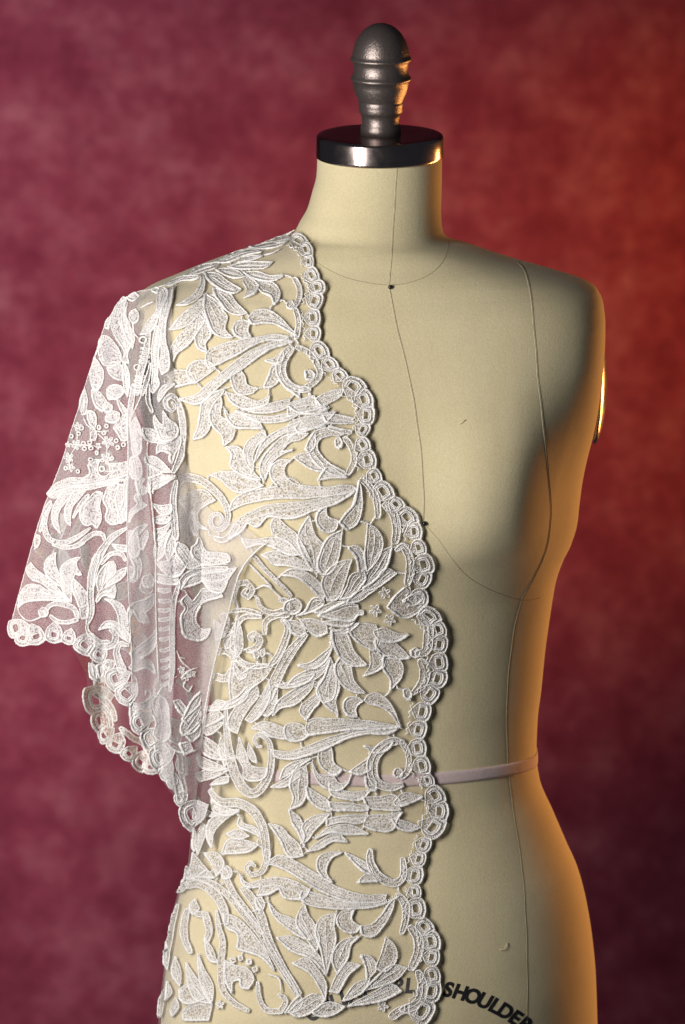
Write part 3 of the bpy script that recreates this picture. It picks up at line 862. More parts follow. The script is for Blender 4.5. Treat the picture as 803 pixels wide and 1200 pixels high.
leaf 5! 215,30 300,0 400,0 330,40 260,70 240,112 215,90
scroll 5! 14-22-26-22 412,20 392,150 400,300 412,450
leaf 5! 240,185 310,200 372,190 372,240 320,262 270,222
leaf 5! 245,290 330,270 372,290 340,322 260,312
leaf 5! 255,370 320,360 372,320 330,402 260,452
leaf 5! 260,490 330,420 372,380 340,470 320,560 280,592 260,560
leaf 5! 350,402 400,440 400,520 360,592 340,540
leaf 5! 265,602 350,602 410,560 480,620 420,702 370,702 320,662
leaf 5! 265,690 340,702 420,722 432,760 350,762 270,742
leaf 5! 430,470 470,490 520,560 590,622 500,642 440,580 415,520
leaf 5! 575,435 600,460 640,530 720,540 790,560 795,600 700,620 600,612 540,570 530,510 560,480
scroll 5! 14-22-22-18 440,803 462,725 540,680 650,665 790,655
scroll 5! 8-8 472,690 560,645 700,628 795,622
leaf 6! 380,55 375,110 395,180 425,222 440,290 390,270 330,220 305,170 320,100
leaf 6! 555,90 530,130 562,210 520,202 500,260 495,390 450,340 430,240 430,160 480,110
leaf 6! 250,180 320,230 400,310 470,392 420,355 340,312 270,262 220,242 180,180 210,130
leaf 6! 123,437 135,350 180,290 260,290 310,320 410,340 467,392 380,387 260,387 170,402
leaf 6! 510,240 560,290 600,360 592,420 550,432 520,350 500,290
scroll 6! 10-20-14 300,480 340,425 440,420 520,460 540,520
petal 6! 250,470 280,440 317,460 312,502 270,512
scroll 6! 8-8 100,420 120,490 180,540 250,520 300,500
scroll 6! 12-14 330,500 400,545 480,545 540,530
petal 6! 550,440 602,430 602,522 560,522
scroll 6! 26-28-26-18 680,60 640,180 625,340 630,480 600,560
leaf 6! 700,180 760,130 803,150 803,200 740,250 690,322 680,250
scroll 6! 8-16-8 700,130 760,70 803,50
scroll 6! 10-10 660,400 700,340 790,322
scroll 6! 10-14-14 600,560 600,600 640,650 700,690 770,690
leaf 7! 180,140 250,150 300,180 335,260 342,340 332,420 290,350 270,250 230,172
leaf 7! 133,357 170,310 230,295 300,330 347,400 342,442 290,402 230,342 180,342
scroll 7! 12-20-24-14 100,460 180,482 245,450 250,385 212,352
scroll 7! 12-22-28-34 345,470 290,460 262,505 280,590 310,662
leaf 7! 230,0 252,60 242,122 170,102 120,152 130,90 180,50
leaf 7! 350,310 350,220 380,170 460,140 522,100 512,180 460,230 492,302 420,282 400,250 380,212
leaf 7! 360,520 430,470 500,410 542,360 537,460 480,530 430,560 500,580 537,662 460,622 400,642 355,622 380,570
scroll 7! 8-8 440,0 430,60 460,85 500,90 520,60
scroll 7! 9-9 350,652 402,720 390,800
leaf 7! 110,620 150,602 162,680 130,702
leaf 7! 60,600 100,620 110,720 75,700
ladder 7! 16 560,62 650,68
ladder 7! 14 560,140 650,142
ladder 7! 13 560,212 650,207
ladder 7! 13 565,280 648,268
ladder 7! 13 565,350 645,338
ladder 7! 13 570,425 642,412
ladder 7! 13 572,505 645,490
ladder 7! 12 575,580 645,560
ladder 7! 12 578,635 645,612
ladder 7! 12 575,700 645,675
ladder 7! 12 575,760 640,735
scroll 7! 12-18-18-16-12 712,10 675,150 662,320 662,480 662,640 645,803
scroll 7! 8-8 540,80 547,300 552,500 562,700
scroll 8! 9-9 285,90 290,55 320,50 322,90 292,120 340,112 400,30 430,0
leaf 8! 190,130 240,140 300,120 330,100 300,170 240,182 215,230 200,272 190,200
leaf 8! 330,110 370,80 430,130 447,250 442,360 400,382 350,340 360,260 330,190
leaf 8! 480,125 520,115 557,170 547,222 510,182
leaf 8! 540,240 600,120 662,60 660,112 570,262
leaf 8! 530,290 650,150 662,230 600,330 540,342
leaf 8! 560,352 650,262 652,340 600,392
leaf 8! 350,402 410,382 450,480 472,570 462,660 400,602 370,520
leaf 8! 470,602 500,622 532,780 510,800 490,720
leaf 8! 520,410 580,400 602,450 550,482
scroll 8! 8-10-8 430,400 480,450 560,470 630,450
"""
# lace left by the back half of the sleeve, seen through the front one
GHOSTS = """
leaf q 300,640 330,690 350,760 310,740 285,690
leaf q 250,660 280,700 280,780 245,740
scroll q 14-18-14 400,640 395,700 420,760 450,790
scroll q 10-14 330,480 300,560 270,620
scroll q 10-14 380,500 350,580 320,640
leaf p 560,300 600,380 590,480 560,400
leaf p 620,330 650,420 640,560 610,470
leaf q 520,560 560,600 540,680 500,640
leaf q 640,520 680,540 670,620 630,600
leaf r 560,260 600,250 590,320 560,330
leaf r 640,460 700,520 670,570 630,530
scroll r 12-16-12 640,90 690,150 680,260 640,300
leaf q 270,480 300,500 270,560 240,540
scroll p 10-14 480,560 450,660 430,760
leaf s 560,210 620,230 600,330 560,300
leaf s 600,380 660,400 640,470 590,440
scroll s 10-14-10 570,340 600,380 610,460 640,560
leaf s 500,20 540,60 530,110 490,90
scroll s 10-12 590,30 640,60 660,130
leaf r 430,280 470,240 520,260 540,330 480,330
scroll r 10-16-10 240,20 270,90 310,130 330,200
scroll r 12-18-14 380,60 400,140 460,180 520,170
leaf r 640,300 700,280 720,340 660,380
leaf r 560,420 620,400 650,460 590,500
scroll r 10-16-12 480,590 530,540 600,560 640,620
leaf r 440,600 500,620 520,700 460,720 430,660
leaf s 200,20 240,10 290,60 260,110 210,80
scroll s 12-18-14-10 190,90 240,110 290,160 310,220
scroll s 10-14-10 330,250 380,300 440,330 480,400
leaf s 400,160 460,150 490,210 440,250
scroll s 8-10 240,150 280,200 290,250
leaf s 440,260 500,260 520,330 460,340
leaf q 440,220 520,200 560,260 500,290
leaf q 600,680 660,650 700,720 640,760
scroll q 10-14-10 160,650 210,700 250,760 240,800
"""
# scalloped edges: valley point, then bulge point, valley, bulge, ... valley
def pts(s, sheet, dy=0):
    ox, oy = SHEET[sheet]; SK = SCALE.get(sheet, SK0)
    return [(ox + float(a.split(',')[0])/SK, oy + float(a.split(',')[1])/SK) for a in s.split()]
EDGE_FRONT = [pts(s, t) for t, s in (
    ('A', "15,62 62,84 76,102 107,142 95,165 102,192 95,218 125,246 128,280 172,306 140,340 140,382 114,415 136,450 120,490 126,532 122,562 178,600 170,635 216,672 214,692 257,712 262,737 338,752 343,790"),
    ('B', "343,66 388,110 374,150 394,192 365,232 362,268 332,290 376,316 364,350 399,396 384,435 417,464 419,497 471,540 474,574 521,590 529,617 597,652 590,690 607,732 602,768"),
    ('C', "602,44 637,80 626,113 682,150 650,200 657,236 615,275 655,322 622,362 692,400 693,430 729,470 718,500 731,542 704,580 731,622 714,665 742,702 690,746"),
    ('D', "690,22 676,70 640,94 652,132 622,180 624,222 603,260 640,302 618,345 648,387 640,425 668,456 664,482 722,516 714,560 742,612 714,650 717,694 648,735 652,764 622,802"),
    ('E', "622,-2 632,28 604,65 620,102 588,150 602,182 598,210 637,262 610,305 662,332 664,365 708,412 684,455 697,492 668,530 702,572 688,605 707,652 662,700 650,760 600,800"))]
EDGE_SLEEVE = [pts(s, t) for t, s in (
    ('6', "58,535 40,610 85,660 130,730 185,690 245,695 300,650 370,705 425,665 470,700 515,690 560,770 622,772"),
    ('7', "70,526 110,595 175,580 185,640 200,650 215,750 258,785"),
    ('8', "98,40 130,130 190,137"),
    ('8', "196,222 220,320 262,330 270,420 330,440 350,540 385,575 410,640 440,645 458,690 470,700"),
    ('s', "580,566 592,606 612,612 640,700 668,722"))]
EDGE_BACK = [pts("172,58 162,128 194,182 206,240 226,266 214,302 268,325 302,362 336,358 342,404 376,402 402,460 442,444 482,466 512,452", 's')]

# ---- surfaces the lace lies on, as depth over the drafting plane
def grow_left(rows): return np.interp(rows, [600, 660, 720, 800, 900, 950, 1000, 1040, 1400], [1, 5, 10, 18, 20, 16, 5, 3, 3])
rows_d = np.concatenate([np.arange(240, 350, 2.0), np.arange(350, 1400, 6.0)])
DV, DF = loft(grow_left(rows_d), 0.0009, 0.98, rows_d, 200)
tree_drape = BVHTree.FromPolygons([tuple(v) for v in DV], DF)
GD = depth_grid(tree_drape, 150, 620, 240, 1230, 3.0)
def yP(px, py):
    px = np.asarray(px, float); py = np.asarray(py, float)
    y = np.minimum(sample(GD, px, py), sample(GB, px, py) - 0.0008)
    return y - 0.0004*(1+np.sin(px*0.09+py*0.05)) - 0.0004*(1+np.sin(px*0.05-py*0.11)) - 0.0003*np.sin(px*0.03+py*0.21)
SL = [(330, 192), (342, 159), (357, 139), (380, 124), (400, 117), (454, 99.6), (480, 92), (517, 80), (535, 75), (600, 50), (680, 27), (740, 11), (970, 0)]
SR = [(330, 205), (400, 204), (480, 208), (560, 222), (600, 245), (637, 312), (650, 296), (665, 284), (720, 268), (780, 252), (850, 240), (970, 229)]
def smooth(a, b, x): t = np.clip((x-a)/(b-a), 0, 1); return t*t*(3-2*t)
def yS(px, py):
    px = np.asarray(px, float); py = np.asarray(py, float)
    xl = np.interp(py, *zip(*SL)); xr = np.interp(py, *zip(*SR))
    t = np.clip((px-xl)/(xr-xl), 0, 1)
    lift = 0.002 + 0.007*smooth(625, 700, py)
    xr2 = np.minimum(xr, 236.0); t = np.clip((px-xl)/(xr2-xl), 0, 1)
    yr = yP(xr2, py) - lift; yl = -0.055 - 0.03*smooth(400, 900, py)
    k = smooth(380, 600, py); k2 = smooth(330, 460, py)
    y = yl*(1-t) + yr*t - (0.008 + 0.010*k)*np.sin(math.pi*t)**0.7*k2
    edge = np.clip(t*6, 0, 1)*np.clip((1-t)*5, 0, 1)
    y = y - edge*k*(0.0022*np.cos(2*math.pi*(px-153)/60) + 0.0007*np.sin(px*0.33+py*0.02))
    y = y - edge*k2*(1-k)*0.004*np.cos((px-165)/5.0)
    return np.where(px >= xr2, yP(px, py)-lift, y)
def yB(px, py):
    px = np.asarray(px, float); py = np.asarray(py, float)
    xl = np.interp(py, *zip(*SL)); xr = np.interp(py, *zip(*SR))
    t = np.clip((px-xl)/(xr-xl), 0.0, 1)
    return -0.05 - 0.03*smooth(400, 900, py) + 0.07*np.sin(math.pi*t)**0.8 + 0.012*np.sin(px*0.12)
def place(p, surf, lift):
    """(n,2) drafting points -> points on the cloth, lifted along its normal"""
    p = np.asarray(p, float); f = surf
    P0 = at(p[:, 0], p[:, 1], f(p[:, 0], p[:, 1]))
    Px = at(p[:, 0]+3, p[:, 1], f(p[:, 0]+3, p[:, 1])) - at(p[:, 0]-3, p[:, 1], f(p[:, 0]-3, p[:, 1]))
    Py = at(p[:, 0], p[:, 1]+3, f(p[:, 0], p[:, 1]+3)) - at(p[:, 0], p[:, 1]-3, f(p[:, 0], p[:, 1]-3))
    n = np.cross(Px, Py); n /= np.linalg.norm(n, axis=1)[:, None] + 1e-12
    n *= np.where(n[:, 1:2] > 0, -1, 1)
    w = np.clip((-n[:, 1:2]-0.05)/0.3, 0, 1); n = n*w + np.array([[0, -1, 0]])*(1-w)   # grazing places: towards the front
    return P0 + n*np.broadcast_to(np.asarray(lift, float), (len(p),))[:, None]

lace = empty('lace_cape', (-0.10, -0.10, 1.2)); LO = np.array([-0.10, -0.10, 1.2])
tag(lace, 'ivory embroidered lace cape with scalloped edge and flared sleeve draped over half the form', 'lace cape')

class Piece:
    def __init__(s): s.v = []; s.f = []; s.m = []; s.n = 0
    def add(s, v, f, m):
        s.v.append(np.asarray(v)); s.f += [tuple(int(i)+s.n for i in q) for q in f]; s.m += [m]*len(f); s.n += len(v)
    def build(s, name, mats, label=None):
        o = link_mesh(name, np.concatenate(s.v) - LO, s.f, mats, lace, s.m)
        if label: o['label'] = label
        return o
CR = 0.00068
def cord(piece, p2, surf, r, lift, closed, step=1.25, mi=1, side=None):
    c = hermite(p2, step, closed) if step else np.asarray(p2)
    n = len(c); ph = rng.uniform(0, 6.28, 3)
    s_ = np.arange(n)*1.25
    r = r*(1 + 0.14*np.sin(s_*0.31+ph[0]) + 0.12*np.sin(s_*0.13+ph[1]) + 0.08*np.sin(s_*0.9+ph[2]))
    if side is not None:
        tt = np.roll(c, -2, 0)-np.roll(c, 2, 0); tt /= np.linalg.norm(tt, axis=1)[:, None]+1e-9
        ar = np.sum(c[:, 0]*np.roll(c[:, 1], -1)-np.roll(c[:, 0], -1)*c[:, 1])
        nn_ = np.stack([tt[:, 1], -tt[:, 0]], 1)*(1 if ar > 0 else -1)
        r = r*(1.08 + 0.62*np.clip(nn_ @ side, -0.6, 1))
    rr = r*(1 + 0.15*np.where(np.arange(n) % 2, 1, -1) + 0.10*rng.standard_normal(n))
    if not closed: e = np.minimum(np.arange(n), np.arange(n)[::-1]); rr = rr*np.clip(0.45+e*0.2, 0, 1)
    q = place(c + 0.12*rng.standard_normal(c.shape), surf, lift)
    v, f = tube(q, rr, 6, closed); piece.add(v, f, mi); return c
def barbs(piece, c, nin, surf, lift, ln, every=2, w=0.42, h=0.00042):
    """satin stitches running in from a border: short thread ridges across it"""
    i = np.arange(0, len(c), every); k = len(i)
    if k < 3: return
    a = c[i]+rng.normal(0, .15, (k, 2)); L = ln*rng.uniform(.6, 1.25, (k, 1)); sl = np.stack([-nin[i][:, 1], nin[i][:, 0]], 1)
    b = a + nin[i]*L + sl*rng.normal(.25, .35, (k, 1))
    V = [a+sl*w, a-sl*w, a, b+sl*w*.6, b-sl*w*.6, b]; H = [0, 0, h, -0.0001, -0.0001, h*.3]
    V = np.stack([place(v, surf, lift+q) for v, q in zip(V, H)], 1).reshape(-1, 3)
    f = []
    for j in range(k): o = j*6; f += [(o, o+2, o+5, o+3), (o+2, o+1, o+4, o+5), (o+3, o+5, o+4)]
    piece.add(V, f, 1)
def inward(c):
    tt = np.roll(c, -2, 0)-np.roll(c, 2, 0); tt /= np.linalg.norm(tt, axis=1)[:, None]+1e-9
    ar = np.sum(c[:, 0]*np.roll(c[:, 1], -1)-np.roll(c[:, 0], -1)*c[:, 1])
    return -np.stack([tt[:, 1], -tt[:, 0]], 1)*(1 if ar > 0 else -1)
def inside(poly, q):
    x, y = q[:, 0], q[:, 1]; r = np.zeros(len(q), bool); j = len(poly)-1
    for i in range(len(poly)):
        xi, yi = poly[i]; xj, yj = poly[j]
        if yi != yj:
            r ^= ((yi > y) != (yj > y)) & (x < (xj-xi)*(y-yi)/(yj-yi)+xi)
        j = i
    return r
def fill(piece, outline, surf, lift, grid=2.6, jit=0.00022, dome=0.0004, mi=0):
    lo = outline.min(0); hi = outline.max(0)
    gx, gy = np.meshgrid(np.arange(lo[0], hi[0], grid), np.arange(lo[1], hi[1], grid*0.87))
    gx = gx + (np.arange(gx.shape[0]) % 2)[:, None]*grid/2
    g = np.stack([gx.ravel(), gy.ravel()], 1) + rng.uniform(-.3, .3, (gx.size, 2))
    g = g[inside(outline, g)]
    if len(g):
        d = np.min(np.linalg.norm(g[:, None]-outline[None], axis=2), axis=1); g = g[d > grid*0.45]
    allp = [Vector(p) for p in outline] + [Vector(p) for p in g]
    vs, _, fs, _, _, _ = delaunay_2d_cdt(allp, [], [list(range(len(outline)))], 1, 1e-5)
    vs = np.array([tuple(v) for v in vs])
    if not len(fs): return
    h = lift + jit*rng.uniform(-1, 1, len(vs)) + dome
    piece.add(place(vs, surf, h), fs, mi)
def medial(c):
    m = c.mean(0); q = c - m; w, V = np.linalg.eigh(q.T @ q)
    if w[1] < 3.0*w[0]: return None
    a = q @ V[:, 1]; b = q @ V[:, 0]; lo, hi = a.min(), a.max()
    if hi-lo < 17: return None
    out = []
    for t in np.linspace(lo+(hi-lo)*.14, hi-(hi-lo)*.16, 7):
        k = np.abs(a-t) < max(1.6, (hi-lo)*.05)
        if k.sum() < 2: return None
        bb = b[k]; out.append(m + V[:, 1]*t + V[:, 0]*(bb.min()+bb.max())/2)
    return np.array(out)
def star(c, r):
    out = []; a0 = rng.uniform(0, 6.28)
    for k in range(5):
        a = a0 + k*2*math.pi/5
        out.append((c[0]+r*.28*math.cos(a-.63), c[1]+r*.28*math.sin(a-.63)))
        for da, q in ((-.28, .8), (0, 1.0), (.28, .8)):
            out.append((c[0]+r*q*math.cos(a+da), c[1]+r*q*math.sin(a+da)))
    return np.array(out)
OUTL = []
LM = [m_fill, m_cord]; LMS = [m_fill_s, m_cord]
NAMES = {'leaf': 'embroidered_leaf', 'petal': 'embroidered_petal', 'scroll': 'embroidered_scroll', 'floret': 'embroidered_floret',
         'ladder': 'ladder_stitch', 'ring': 'eyelet'}
def motif(line, force=None, crm=1.0):
    w = line.split(); kind, sh = w[0], w[1]
    surf = force or (yS if sh.endswith('!') else yP); ox, oy = SHEET[sh[0]]; SK = SCALE.get(sh[0], SK0)
    param = None; rest = w[2:]
    if kind in ('scroll', 'floret', 'ladder', 'ring'): param = rest[0]; rest = rest[1:]
    P = np.array([(ox+float(a.split(',')[0])/SK, oy+float(a.split(',')[1])/SK) for a in rest])
    if surf is yP:                                   # left of the fold everything on the panel lies under the sleeve's edge
        pass
    pc = Piece(); up = 0.0003 + rng.uniform(0, 0.0005); r = CR*crm*rng.uniform(.88, 1.1)
    if kind in ('leaf', 'petal'):
        if kind == 'leaf': cc_ = P.mean(0); P = cc_ + (P-cc_)*1.09
        sd = rng.uniform(1.2, 3.0); sd = np.array([math.cos(sd), math.sin(sd)])
        c = cord(pc, P, surf, r*(1 if kind == 'leaf' else 1.08), up+0.0006, True, side=sd)
        fill(pc, c[::2], surf, up)
        tt = np.roll(c, -2, 0)-np.roll(c, 2, 0); tt /= np.linalg.norm(tt, axis=1)[:, None]+1e-9
        ar = np.sum(c[:, 0]*np.roll(c[:, 1], -1)-np.roll(c[:, 0], -1)*c[:, 1])
        nin = inward(c); size_ = np.sqrt(abs(ar)/2)
        OUTL.append((c, surf))
        barbs(pc, c, nin, surf, up+0.0004, min(4.2, 0.22*size_), 2)
        ins = c + nin*3.6
        d = np.array([np.min(np.linalg.norm(c-q, axis=1)) for q in ins])
        okk = (d > 3.1) & inside(c, ins)                         # row of stitches inside the border
        runs = []; cur = []
        for i_, g_ in enumerate(okk):
            if g_: cur.append(i_)
            elif cur: runs.append(cur); cur = []
        if cur: runs.append(cur)
        for ru in runs:
            if len(ru) > 6: cord(pc, ins[ru]+0.15*rng.standard_normal((len(ru), 2)), surf, r*0.42, up+0.0005, False, None)
        if kind == 'leaf':
            md = medial(c)
            if md is not None:
                mc = cord(pc, md, surf, r*0.55, up+0.0006, False, 1.3)
                mt = np.gradient(mc, axis=0); mt /= np.linalg.norm(mt, axis=1)[:, None]+1e-9; mn = np.stack([-mt[:, 1], mt[:, 0]], 1)
                for sg in (1, -1): barbs(pc, mc, mn*sg*0.8+mt*0.6, surf, up+0.0003, min(4.0, 0.2*size_), 2, 0.35, 0.0003)
    elif kind == 'scroll':
        hw = np.array([float(x) for x in param.split('-')])/SK
        c = hermite(P, 1.2); s = np.linspace(0, 1, len(c)); h = np.interp(s, np.linspace(0, 1, len(hw)), hw)*0.92
        h = h*(1-0.35*(1-np.clip(np.minimum(s, 1-s)*12, 0, 1)))
        t = np.gradient(c, axis=0); t /= np.linalg.norm(t, axis=1)[:, None]+1e-9; n = np.stack([-t[:, 1], t[:, 0]], 1)
        if hw.max() < 2.0:                           # thin stroke: one heavy cord
            cord(pc, c, surf, np.mean(h)*MPP*0.85, up+0.0004, False, None)
        else:
            K = 7; V = []; rip = 0.00016*np.where(np.arange(len(c)) % 2, 1, -1) + 0.00012*rng.standard_normal(len(c))
            for j in range(K):
                a = -1+2*j/(K-1); V.append(place(c+n*(h*a)[:, None], surf, up + 0.0005*(1-a*a) + rip))
            V = np.stack(V, 1).reshape(-1, 3)
            pc.add(V, [(i*K+j, i*K+j+1, (i+1)*K+j+1, (i+1)*K+j) for i in range(len(c)-1) for j in range(K-1)], 0)
            e = np.concatenate([c+n*h[:, None], (c-n*h[:, None])[::-1]])
            cord(pc, e, surf, r*0.92, up+0.0006, True, None); OUTL.append((e, surf))
            if hw.max() > 4.2: cord(pc, c[3:-3], surf, r*0.5, up+0.0009, False, None)
            barbs(pc, c+n*h[:, None], -n, surf, up+0.0006, 0.55*h.mean()+.5, 2); barbs(pc, c-n*h[:, None], n, surf, up+0.0006, 0.55*h.mean()+.5, 2)
    elif kind == 'floret':
        st = star(P[0], float(param)/SK*1.1); c = cord(pc, st, surf, r*0.62, up+0.0004, True, 1.1); fill(pc, c[::2], surf, up, 2.2)
    elif kind == 'ladder':
        hw = float(param)/SK; a, b = P; d = (b-a)/np.linalg.norm(b-a); nn = np.array([-d[1], d[0]]); k = hw*1.0
        q = np.array([a-nn*k*.6, a+nn*k*.6, (a+b)/2+nn*k+[0, 1.2], b+nn*k*.7, b-nn*k*.7, (a+b)/2-nn*k+[0, 1.2]])
        c = cord(pc, q, surf, r*0.8, up+0.0004, True); fill(pc, c[::2], surf, up)
    elif kind == 'ring':
        a = np.linspace(0, 2*math.pi, 16, endpoint=False); rr = float(param)/SK
        cord(pc, P[0]+rr*np.stack([np.cos(a), np.sin(a)], 1), surf, r*1.2, up+0.0012, True)
    return pc.build(NAMES[kind], LMS if surf is yS else LM)

for ln in MOTIFS.strip().split('\n'): motif(ln)
for ln in GHOSTS.strip().split('\n'): motif(ln, yB, 1.1)

# short brides joining neighbouring motifs across the net
made = 0
for i in range(len(OUTL)):
    ci, si = OUTL[i]; cand = []
    for j in range(len(OUTL)):
        cj, sj = OUTL[j]
        if j == i or sj is not si or si is yB: continue
        if np.any(ci.min(0)-16 > cj.max(0)) or np.any(cj.min(0)-16 > ci.max(0)): continue
        D = np.linalg.norm(ci[::3][:, None]-cj[::3][None], axis=2); k = np.unravel_index(D.argmin(), D.shape)
        if 2.5 < D[k] < 13 and j > i: cand.append((D[k], ci[::3][k[0]], cj[::3][k[1]]))
    cand.sort(key=lambda q: q[0])
    for d_, p, q in cand[:2]:
        if made >= 280: break
        mid_ = (p+q)/2 + rng.normal(0, d_*.16, 2); pc = Piece()
        cc = cord(pc, np.array([p, mid_, q]), si, CR*0.75, 0.0007, False, 1.2)
        if d_ > 5:
            tg = np.gradient(cc, axis=0); g2 = np.stack([-tg[:, 1], tg[:, 0]], 1)
            for sg in (1, -1): barbs(pc, cc, g2*sg/ (np.linalg.norm(g2, axis=1)[:, None]+1e-9), si, 0.0004, 1.6, 1, 0.4)
        pc.build('joining_stitch', LM); made += 1
# scallops
def scallops(lists, surf, depth=0.85, crm=1.0):
    for L in lists:
        assert len(L) % 2 == 1, L
        L = np.array(L)
        for i in range(0, len(L)-2, 2):
            A, M, B = L[i], L[i+1], L[i+2]; mid = (A+B)/2; o = M-mid; w = np.linalg.norm(B-A); oo = np.linalg.norm(o)
            t = (B-A)/(w+1e-9); nrm = np.array([t[1], -t[0]]); nrm *= np.sign(nrm @ o) or 1
            o = nrm*max(oo*0.9, w*0.36) + t*(o @ t)*0.8; mid0 = mid - nrm*w*0.05
            def shape(k, kb):
                return np.array([mid0-t*w*.5*k+o*kb*.10, mid0-t*w*.47*k+o*kb*.62, mid0+o*kb, mid0+t*w*.47*k+o*kb*.62, mid0+t*w*.5*k+o*kb*.10])
            pc = Piece(); up = 0.0004+rng.uniform(0, .0006); r = CR*crm
            out = shape(1.0, 1.0); base = [mid-nrm*w*depth*.55+t*w*.42, mid-nrm*w*depth, mid-nrm*w*depth*.55-t*w*.42]
            full = np.vstack([out, base]); c = hermite(full, 1.3, True)
            inn0 = shape(.46, .36) - nrm*w*.06
            so = hermite(out, .5); si = hermite(inn0, .5); m_ = max(10, int(w*1.5))
            so = so[np.linspace(0, len(so)-1, m_).astype(int)]; si = si[np.linspace(0, len(si)-1, m_).astype(int)]
            rip = 0.00022*np.where(np.arange(m_) % 2, 1, -1); KK = 5
            V = np.stack([place(so*(1-q)+si*q, surf, up+0.0005*(1-(2*q-1)**2)+rip) for q in np.linspace(0, 1, KK)], 1).reshape(-1, 3)
            pc.add(V, [(i_*KK+j_, i_*KK+j_+1, (i_+1)*KK+j_+1, (i_+1)*KK+j_) for i_ in range(m_-1) for j_ in range(KK-1)], 0)
            low = np.vstack([out[0], inn0[0], inn0[0]-nrm*w*.22, inn0[-1]-nrm*w*.22, inn0[-1], out[-1], base])
            fill(pc, hermite(low, 1.6, True, 40), surf, up)
            cord(pc, c, surf, r*0.7, up+0.0005, True, None)
            cord(pc, out, surf, r*1.15, up+0.0009, False)
            barbs(pc, c, inward(c), surf, up+0.0005, w*.13, 2)
            inn = shape(.66, .60) - nrm*w*.05
            cc = cord(pc, np.vstack([inn[0]-nrm*w*.30, inn, inn[-1]-nrm*w*.30]), surf, r*1.0, up+0.0010, False)
            tg = np.gradient(cc, axis=0); tg /= np.linalg.norm(tg, axis=1)[:, None]+1e-9; g2 = np.stack([-tg[:, 1], tg[:, 0]], 1)
            g2 *= np.sign(np.sum(g2*(mid-nrm*w*.1-cc), axis=1))[:, None]
            barbs(pc, cc, g2, surf, up+0.0007, w*.13, 1, 0.4)
            cord(pc, np.vstack([inn0, inn0[-1]-nrm*w*.22, inn0[0]-nrm*w*.22]), surf, r*0.7, up+0.0008, True, 1.0)
            # chain of stitches tying the scallop to the ground
            if surf is not yP: pc.build('scallop', LMS if surf is yS else LM); continue
            k = mid - nrm*w*(depth+.05); zz = np.array([k+t*w*(q*.16)+nrm*w*.07*(1 if j % 2 else -1) for j, q in enumerate(range(-3, 4))])
            cord(pc, zz, surf, r*0.75, up+0.0008, False)
            pc.build('scallop', LMS if surf is yS else LM)
scallops(EDGE_FRONT, yP, 0.72)
scallops(EDGE_SLEEVE, yS, 0.95)
scallops(EDGE_BACK, yB, 1.0)

# tulle
def sheet(name, poly, surf, grid, lift=0.0, label=None):
    pc = Piece(); c = hermite(np.array(poly, float), grid, True, 50)
    fill(pc, c, surf, lift, grid, 0.0, 0.0, 0); return pc.build(name, [m_tulle_s if surf is yS else m_tulle], label)
inner = []
for L in EDGE_FRONT:
    L = np.array(L)
    for i in range(0, len(L)-2, 2):
        inner.append(tuple((L[i]+L[i+2])/2*0.8 + L[i+1]*0.2 - np.array([2.0, 0])))
panel = inner + [(489, 1228), (190, 1228), (189, 1190), (192, 1150), (196, 1110), (202, 1075), (211, 1045), (221, 1015), (229, 985), (230, 950), (231, 900), (233, 850),
                 (236, 800), (240, 740), (236, 690), (228, 645), (215, 600), (205, 550), (199, 500), (196, 440), (192, 390), (190, 345), (205, 331), (250, 310), (300, 289), (340, 271)]
sheet('front_panel_tulle', panel, yP, 6.0, 0)
hemF = []
for L in EDGE_SLEEVE:
    L = np.array(L)
    for i in range(0, len(L)-2, 2): hemF.append(tuple((L[i]+L[i+2])/2*0.75+L[i+1]*0.25))
left = [(p[1], p[0]) for p in SL[1:-1]]
right = [(228, 955), (234, 900), (240, 850), (252, 780), (260, 745), (268, 720), (276, 690), (284, 665), (296, 650), (312, 637), (290, 620), (250, 600), (224, 560), (208, 480), (200, 400), (198, 345), (190, 337)]
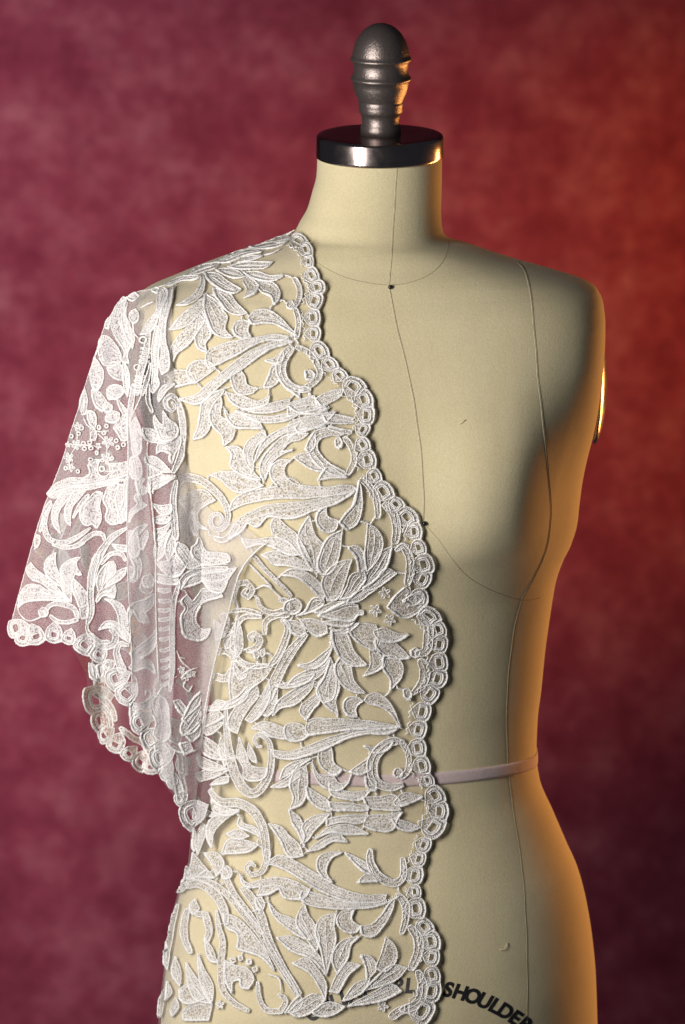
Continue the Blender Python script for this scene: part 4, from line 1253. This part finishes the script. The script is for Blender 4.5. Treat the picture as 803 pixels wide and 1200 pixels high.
sheet('sleeve_tulle', left + hemF + right, yS, 5.0, 0)
sheet('sleeve_fold_tulle', [(153, 470), (160, 480), (172, 560), (179, 640), (184, 720), (184, 800), (174, 850), (164, 850), (154, 805), (152, 700), (151, 580)], yS, 5.0, 0.003)
sheet('sleeve_fold_tulle', [(184, 640), (200, 650), (204, 720), (203, 800), (200, 880), (207, 940), (192, 905), (180, 870), (184, 800), (186, 720)], yS, 5.0, 0.004)
hemB = []
for L in EDGE_BACK:
    L = np.array(L)
    for i in range(0, len(L)-2, 2): hemB.append(tuple((L[i]+L[i+2])/2*0.75+L[i+1]*0.25))
sheet('sleeve_back_tulle', [(185, 345)] + left[1:9] + [(40, 690), (75, 745), (100, 790)] + hemB + [(205, 935), (226, 955), (236, 850), (240, 760), (232, 650), (215, 560), (200, 430)], yB, 8.0, 0)
# rolled edges of the cloth: sleeve fold and sleeve silhouette
def edge(p, surf, r=0.0006, lift=0.0004):
    pc = Piece(); cord(pc, np.array(p, float), surf, r, lift, False, 2.0, 0); pc.build('rolled_edge', [m_cord])
edge(left, yS, 0.00035)
edge([(314, 636), (305, 642), (292, 655), (282, 670), (274, 695), (267, 722), (259, 750), (250, 785), (243, 820), (238, 850)], yS, 0.0007)
edge([(152.5, 478), (151, 580), (152, 700), (153, 800)], yS, 0.0004, 0.0032)
edge([(176, 560), (181, 640), (184, 720), (185, 800)], yS, 0.0004, 0.0032)
edge([(346, 270), (300, 288), (250, 308.5), (205, 330), (180, 338), (159, 343)], yP, 0.0006)

# the panel carries on round the far side of the hip
keep = []
nu = 200
for (a, b, c_, d) in [f for f in DF if len(f) == 4]:
    k = a % nu; r_ = rows_d[a//nu]; th = 2*math.pi*k/nu
    if r_ > 640 and math.pi*1.0 < th < math.pi*1.45: keep.append((a, b, c_, d))
idx = sorted({i for f in keep for i in f}); mp_ = {v: i for i, v in enumerate(idx)}
link_mesh('side_panel_tulle', DV[idx]-LO, [tuple(mp_[i] for i in f) for f in keep], m_tulle, lace)
